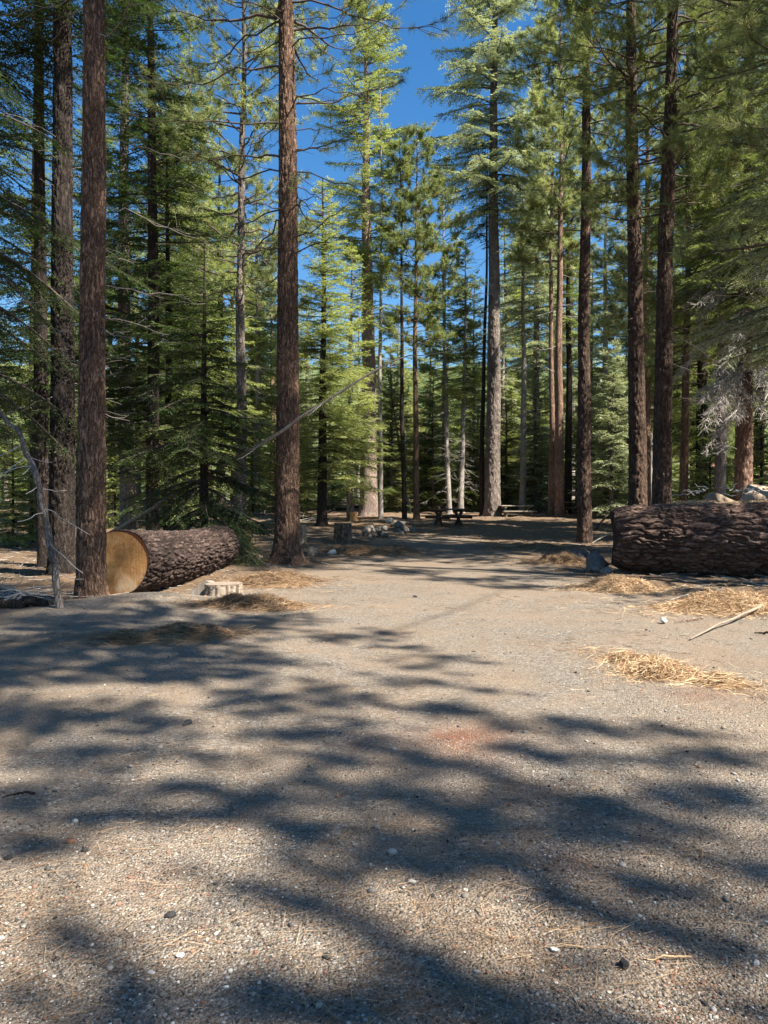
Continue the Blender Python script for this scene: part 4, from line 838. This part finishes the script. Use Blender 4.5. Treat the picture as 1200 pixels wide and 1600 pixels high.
pole('dead_sapling', 'grey crooked dead sapling leaning left in front of the nearest trunk', [(*at(95, 9.9), -.1), W3(90, 900, 9.9), W3(79, 850, 9.9), W3(68, 790, 9.95), W3(60, 742, 10), W3(34, 692, 10.1), W3(10, 655, 10.2), W3(-25, 620, 10.3), W3(-70, 560, 10.4)], [.058, .05, .044, .04, .03, .02, .012], 'bark_grey', 'dead tree', 2, 12)
pole('leaning_pole', 'long thin dead trunk slanting up in front of the big red pine', [(*at(70, 20.5), -.1), W3(160, 842, 19.8), W3(250, 787, 19.1), W3(330, 738, 18.4), W3(430, 683, 16.9), W3(510, 627, 16.5), W3(600, 571, 16.5), W3(640, 558, 16.7), W3(690, 556, 17), W3(725, 545, 17.3)], [.06, .058, .055, .05, .036, .028, .020, .012, .008, .004], 'wood_grey', 'dead tree', 3, 16)
pole('fallen_pole', 'small round log lying at the left edge by the dead sapling', [(*at(-60, 9.8), .11), (*at(20, 9.95), .10), (*at(78, 10.1), .08)], [.07, .065, .05], 'bark_dark', 'log', 4)
def stickg(px0, py0, px1, py1, r, label, seed, m='wood_grey', sag=0.02, forks=0):
    a = ground(px0, py0); b = ground(px1, py1); pts = []
    for t in np.linspace(0, 1, 6):
        x = a[0]+(b[0]-a[0])*t; y = a[1]+(b[1]-a[1])*t; pts.append((x, y, gz1(x, y)+r*.8+sag*math.sin(t*3.1)+random.Random(seed*9+t).uniform(0, .015)))
    pole('stick', label, pts, [r*.5, r, r], m, 'stick', seed, forks)
stickg(1080, 1005, 1235, 938, .017, 'long pale stick lying over the needles at the right edge', 11, 'stump_wood', .05)
stickg(850, 1490, 915, 1492, .003, 'thin straw-coloured twig left of the black cinder', 12, 'needle', 0)
stickg(1010, 1508, 1085, 1510, .0035, 'thin brown twig right of the black cinder', 13, 'needle', 0)
stickg(0, 1253, 50, 1244, .006, 'short dark twig at the left edge in the shadow', 14, 'bark_dark', .005)
stickg(1055, 977, 1100, 968, .008, 'short reddish stick in front of the largest needle heap', 15, 'bark_warm', .01)
stickg(1180, 995, 1215, 998, .012, 'dark stick at the right edge below the pale one', 16, 'bark_dark', .01)
stickg(470, 824, 562, 812, .10, 'dark rotting log lying behind the tall round stump', 17, 'bark_dark', 0, 4)
stickg(385, 832, 470, 826, .06, 'grey fallen limb beyond the big red pine', 18, 'wood_grey', .05, 8)
stickg(20, 940, 55, 951, .02, 'forked grey twig at the left edge above the small log', 19, 'wood_grey', .12, 12)
stickg(930, 836, 962, 818, .04, 'dark broken limb propped between slim pine and huge log', 20, 'bark_dark', .25, 8)
stickg(925, 850, 985, 838, .03, 'second broken limb lying behind the grey boulder', 21, 'wood_grey', .15, 8)
stickg(840, 812, 950, 811, .09, 'grey log lying flat beyond the slim pine', 22, 'wood_grey', .0, 3)
def brush(px, py, w, h, n, label, seed, m='twig_grey', lift=.0):
    x, y = ground(px, py); rng = np.random.default_rng(seed); b = Geo()
    for q in range(n):
        c = np.array([rng.normal()*w*.4, rng.normal()*w*.3, rng.random()*h*.4+lift]); limb(b, c, rng.random()*6.283, w*(.2+.5*rng.random()), .35*rng.random(), rng, .007, n=6, sag=.3, kinks=.2)
    root = thing('brush_pile', label, 'brush pile', (x, y, gz1(x, y))); part('twigs', b.mesh('twigs', M[m]), root)
brush(25, 935, .9, .35, 40, 'tangle of dead grey twigs at the left edge', 1)
brush(945, 832, 1.4, .6, 60, 'tangle of dark twigs between slim pine and huge log', 2, 'twig_dark')
brush(430, 828, 3.0, .5, 60, 'low scatter of dead limbs beyond the big red pine', 3)
def top_brush():
    b = Geo(); rng = np.random.default_rng(4)
    for q in range(34):
        c = np.array([rng.random()*2.6, rng.normal()*.2, rng.random()*.10]); limb(b, c, rng.random()*6.283, .15+.5*rng.random()**2, .5*rng.random(), rng, .016, n=7, sag=.35, kinks=.2)
    root = thing('brush_pile', 'grey roots and limbs heaped on the boulders over the huge log', 'brush pile', (6.6, 16.4, 1.62)); part('twigs', b.mesh('twigs', M['twig_grey']), root)
top_brush()

# ------------------------------------------------------------------ stumps
def stump(px, py, wpx, hpx, label, seed, side='bark_grey', top='stump_wood', rag=.0, hollow=False, taper=.08, d=None):
    x, y = ground(px, py) if d is None else at(px, d); r = wpx/F*y/2; h = hpx/F*y; root = thing('stump', label, 'stump', (x, y, gz1(x, y)-.03)); k = 72; n = 30
    z = np.linspace(0, h+.03, n); P = np.stack([z*0, z*0, z], 1); rad = r*(1+taper*(1-z/h)+.12*np.exp(-z/(.25*h)))
    V, ti = barkgrid(P, rad, k, .07, .3, .015, seed, arc=z); A = np.arange(k)*6.2832/k
    V[..., :2] *= (1+.06*np.cos(2*A+seed)+.04*np.cos(3*A))[None, :, None]
    if rag: V[..., 2] += (z/h)[:, None]**2*rag*h*(np.cos(A+seed)*.5+.5*fbm(np.cos(A)*4+seed, np.sin(A)*4, s=seed))[None]
    g = Geo(); g.add(V, gridfaces(n, k), ti.ravel()); part('side', g.mesh('side', M[side], True), root)
    g = Geo(); ring = V[-1]; c = ring.mean(0); rr = np.linspace(0, 1, 10)[1:]; W = c+(ring-c)[None]*(rr*.99)[:, None, None]; W[..., 2] += .003
    g.add(W, gridfaces(9, k)); g.add(np.concatenate([[c+[0, 0, .003]], W[0]]), [[0, 1+q, 1+(q+1) % k] for q in range(k)])
    part('sawn_top', g.mesh('sawn_top', M[top], True), root); return root
stump(536, 847, 28, 31, 'tall round upright stump in the middle distance', 1, 'stump_brown', taper=0)
stump(350, 930, 56, 19, 'low sawn stump in front of the left log, top lit by sun', 2, 'stump_wood', taper=.03)
stump(378, 866, 24, 24, 'dark burnt-looking stump just beyond the left log', 4, 'bark_dark', 'bark_dark', rag=.3)
stump(388, 860, 8, 34, 'narrow orange splintered stump behind the dark one', 5, 'splinter', 'splinter', rag=.6)
stump(471, 848, 16, 27, 'grey stump half hidden by the right side of the big red pine', 6, 'stump_wood')
stump(553, 814, 12, 14, 'small pale stump far off by the tall pink-grey fir', 7, 'splinter', d=38)
def slab():
    x, y = ground(312, 930); g = Geo(); pts = np.array([[-.32, 0, 0], [.22, 0, 0], [.24, .0, .17], [.02, 0, .27], [-.12, 0, .16]]); n = len(pts)
    rng = np.random.default_rng(2); A = pts+rng.normal(size=pts.shape)*.01; B = pts*[.85, 1, .9]+[0.03, .28, 0]; V = np.concatenate([A, B])
    g.add(V, [[q, (q+1) % n, n+(q+1) % n, n+q] for q in range(n)]); g.add(A, [list(range(n))[::-1]]); g.add(B, [list(range(n))])
    o = link(bpy.data.objects.new('wood_slab', g.mesh('wood_slab', M['wood_grey']))); o.location = (x+.05, y+.05, gz1(x, y)-.03); tag(o, 'grey wedge of broken wood leaning against the low sawn stump', 'wood slab')
    mod = o.modifiers.new('bevel', 'BEVEL'); mod.width = .015; mod.segments = 2
slab()

# ------------------------------------------------------------------ picnic tables
def boxm(g, c, s, rot=None, tint=.5):
    v = np.array([[i, j, k] for i in (-.5, .5) for j in (-.5, .5) for k in (-.5, .5)])*np.array(s)
    if rot is not None: v = v@np.array(rot).T
    g.add(v+np.array(c), [[0, 1, 3, 2], [4, 6, 7, 5], [0, 4, 5, 1], [2, 3, 7, 6], [0, 2, 6, 4], [1, 5, 7, 3]], tint)
def rotx(a): return [[1, 0, 0], [0, math.cos(a), -math.sin(a)], [0, math.sin(a), math.cos(a)]]
def bev(o): m = o.modifiers.new('bevel', 'BEVEL'); m.width = .008; m.segments = 2; m.limit_method = 'ANGLE'
def picnic(px, d, rz, label, m, dz=0):
    x, y = at(px, d); root = thing('picnic_table', label, 'picnic table', (x, y, gz1(x, y)+dz-.01), 'heavy wooden picnic tables'); root.rotation_euler = (0, 0, rz); rng = np.random.default_rng(int(px))
    g = Geo()
    for q in range(5): boxm(g, ((q % 2)*.01, -.34+.17*q, .755), (1.9, .16, .06), None, rng.random())
    bev(part('table_top', g.mesh('table_top', M[m]), root))
    for s in (-1, 1):
        g = Geo()
        for q in (0, 1): boxm(g, (0, s*(.66+.15*q), .45), (1.9, .14, .06), None, rng.random())
        bev(part('bench_seat', g.mesh('bench_seat', M[m]), root))
    for e in (-1, 1):
        for s in (-1, 1):
            g = Geo(); a = s*R(32); boxm(g, (e*(.62+.03*s), s*.0, .36), (.06, .15, .86), rotx(a), .4); bev(part('leg', g.mesh('leg', M[m]), root))
        g = Geo(); boxm(g, (e*.70, 0, .385), (.06, 1.6, .11), None, .4); boxm(g, (e*.70, 0, .675), (.06, .8, .09), None, .4); bev(part('crossbeam', g.mesh('crossbeam', M[m]), root))
picnic(701, 34.5, R(38), 'dark picnic table standing left of the giant fir', 'table_wood')
picnic(806, 43, R(8), 'pale-topped picnic table right of the giant fir', 'table_pale', -.15)
picnic(897, 44, R(20), 'picnic table half hidden behind the slim pine', 'table_wood', -.05)
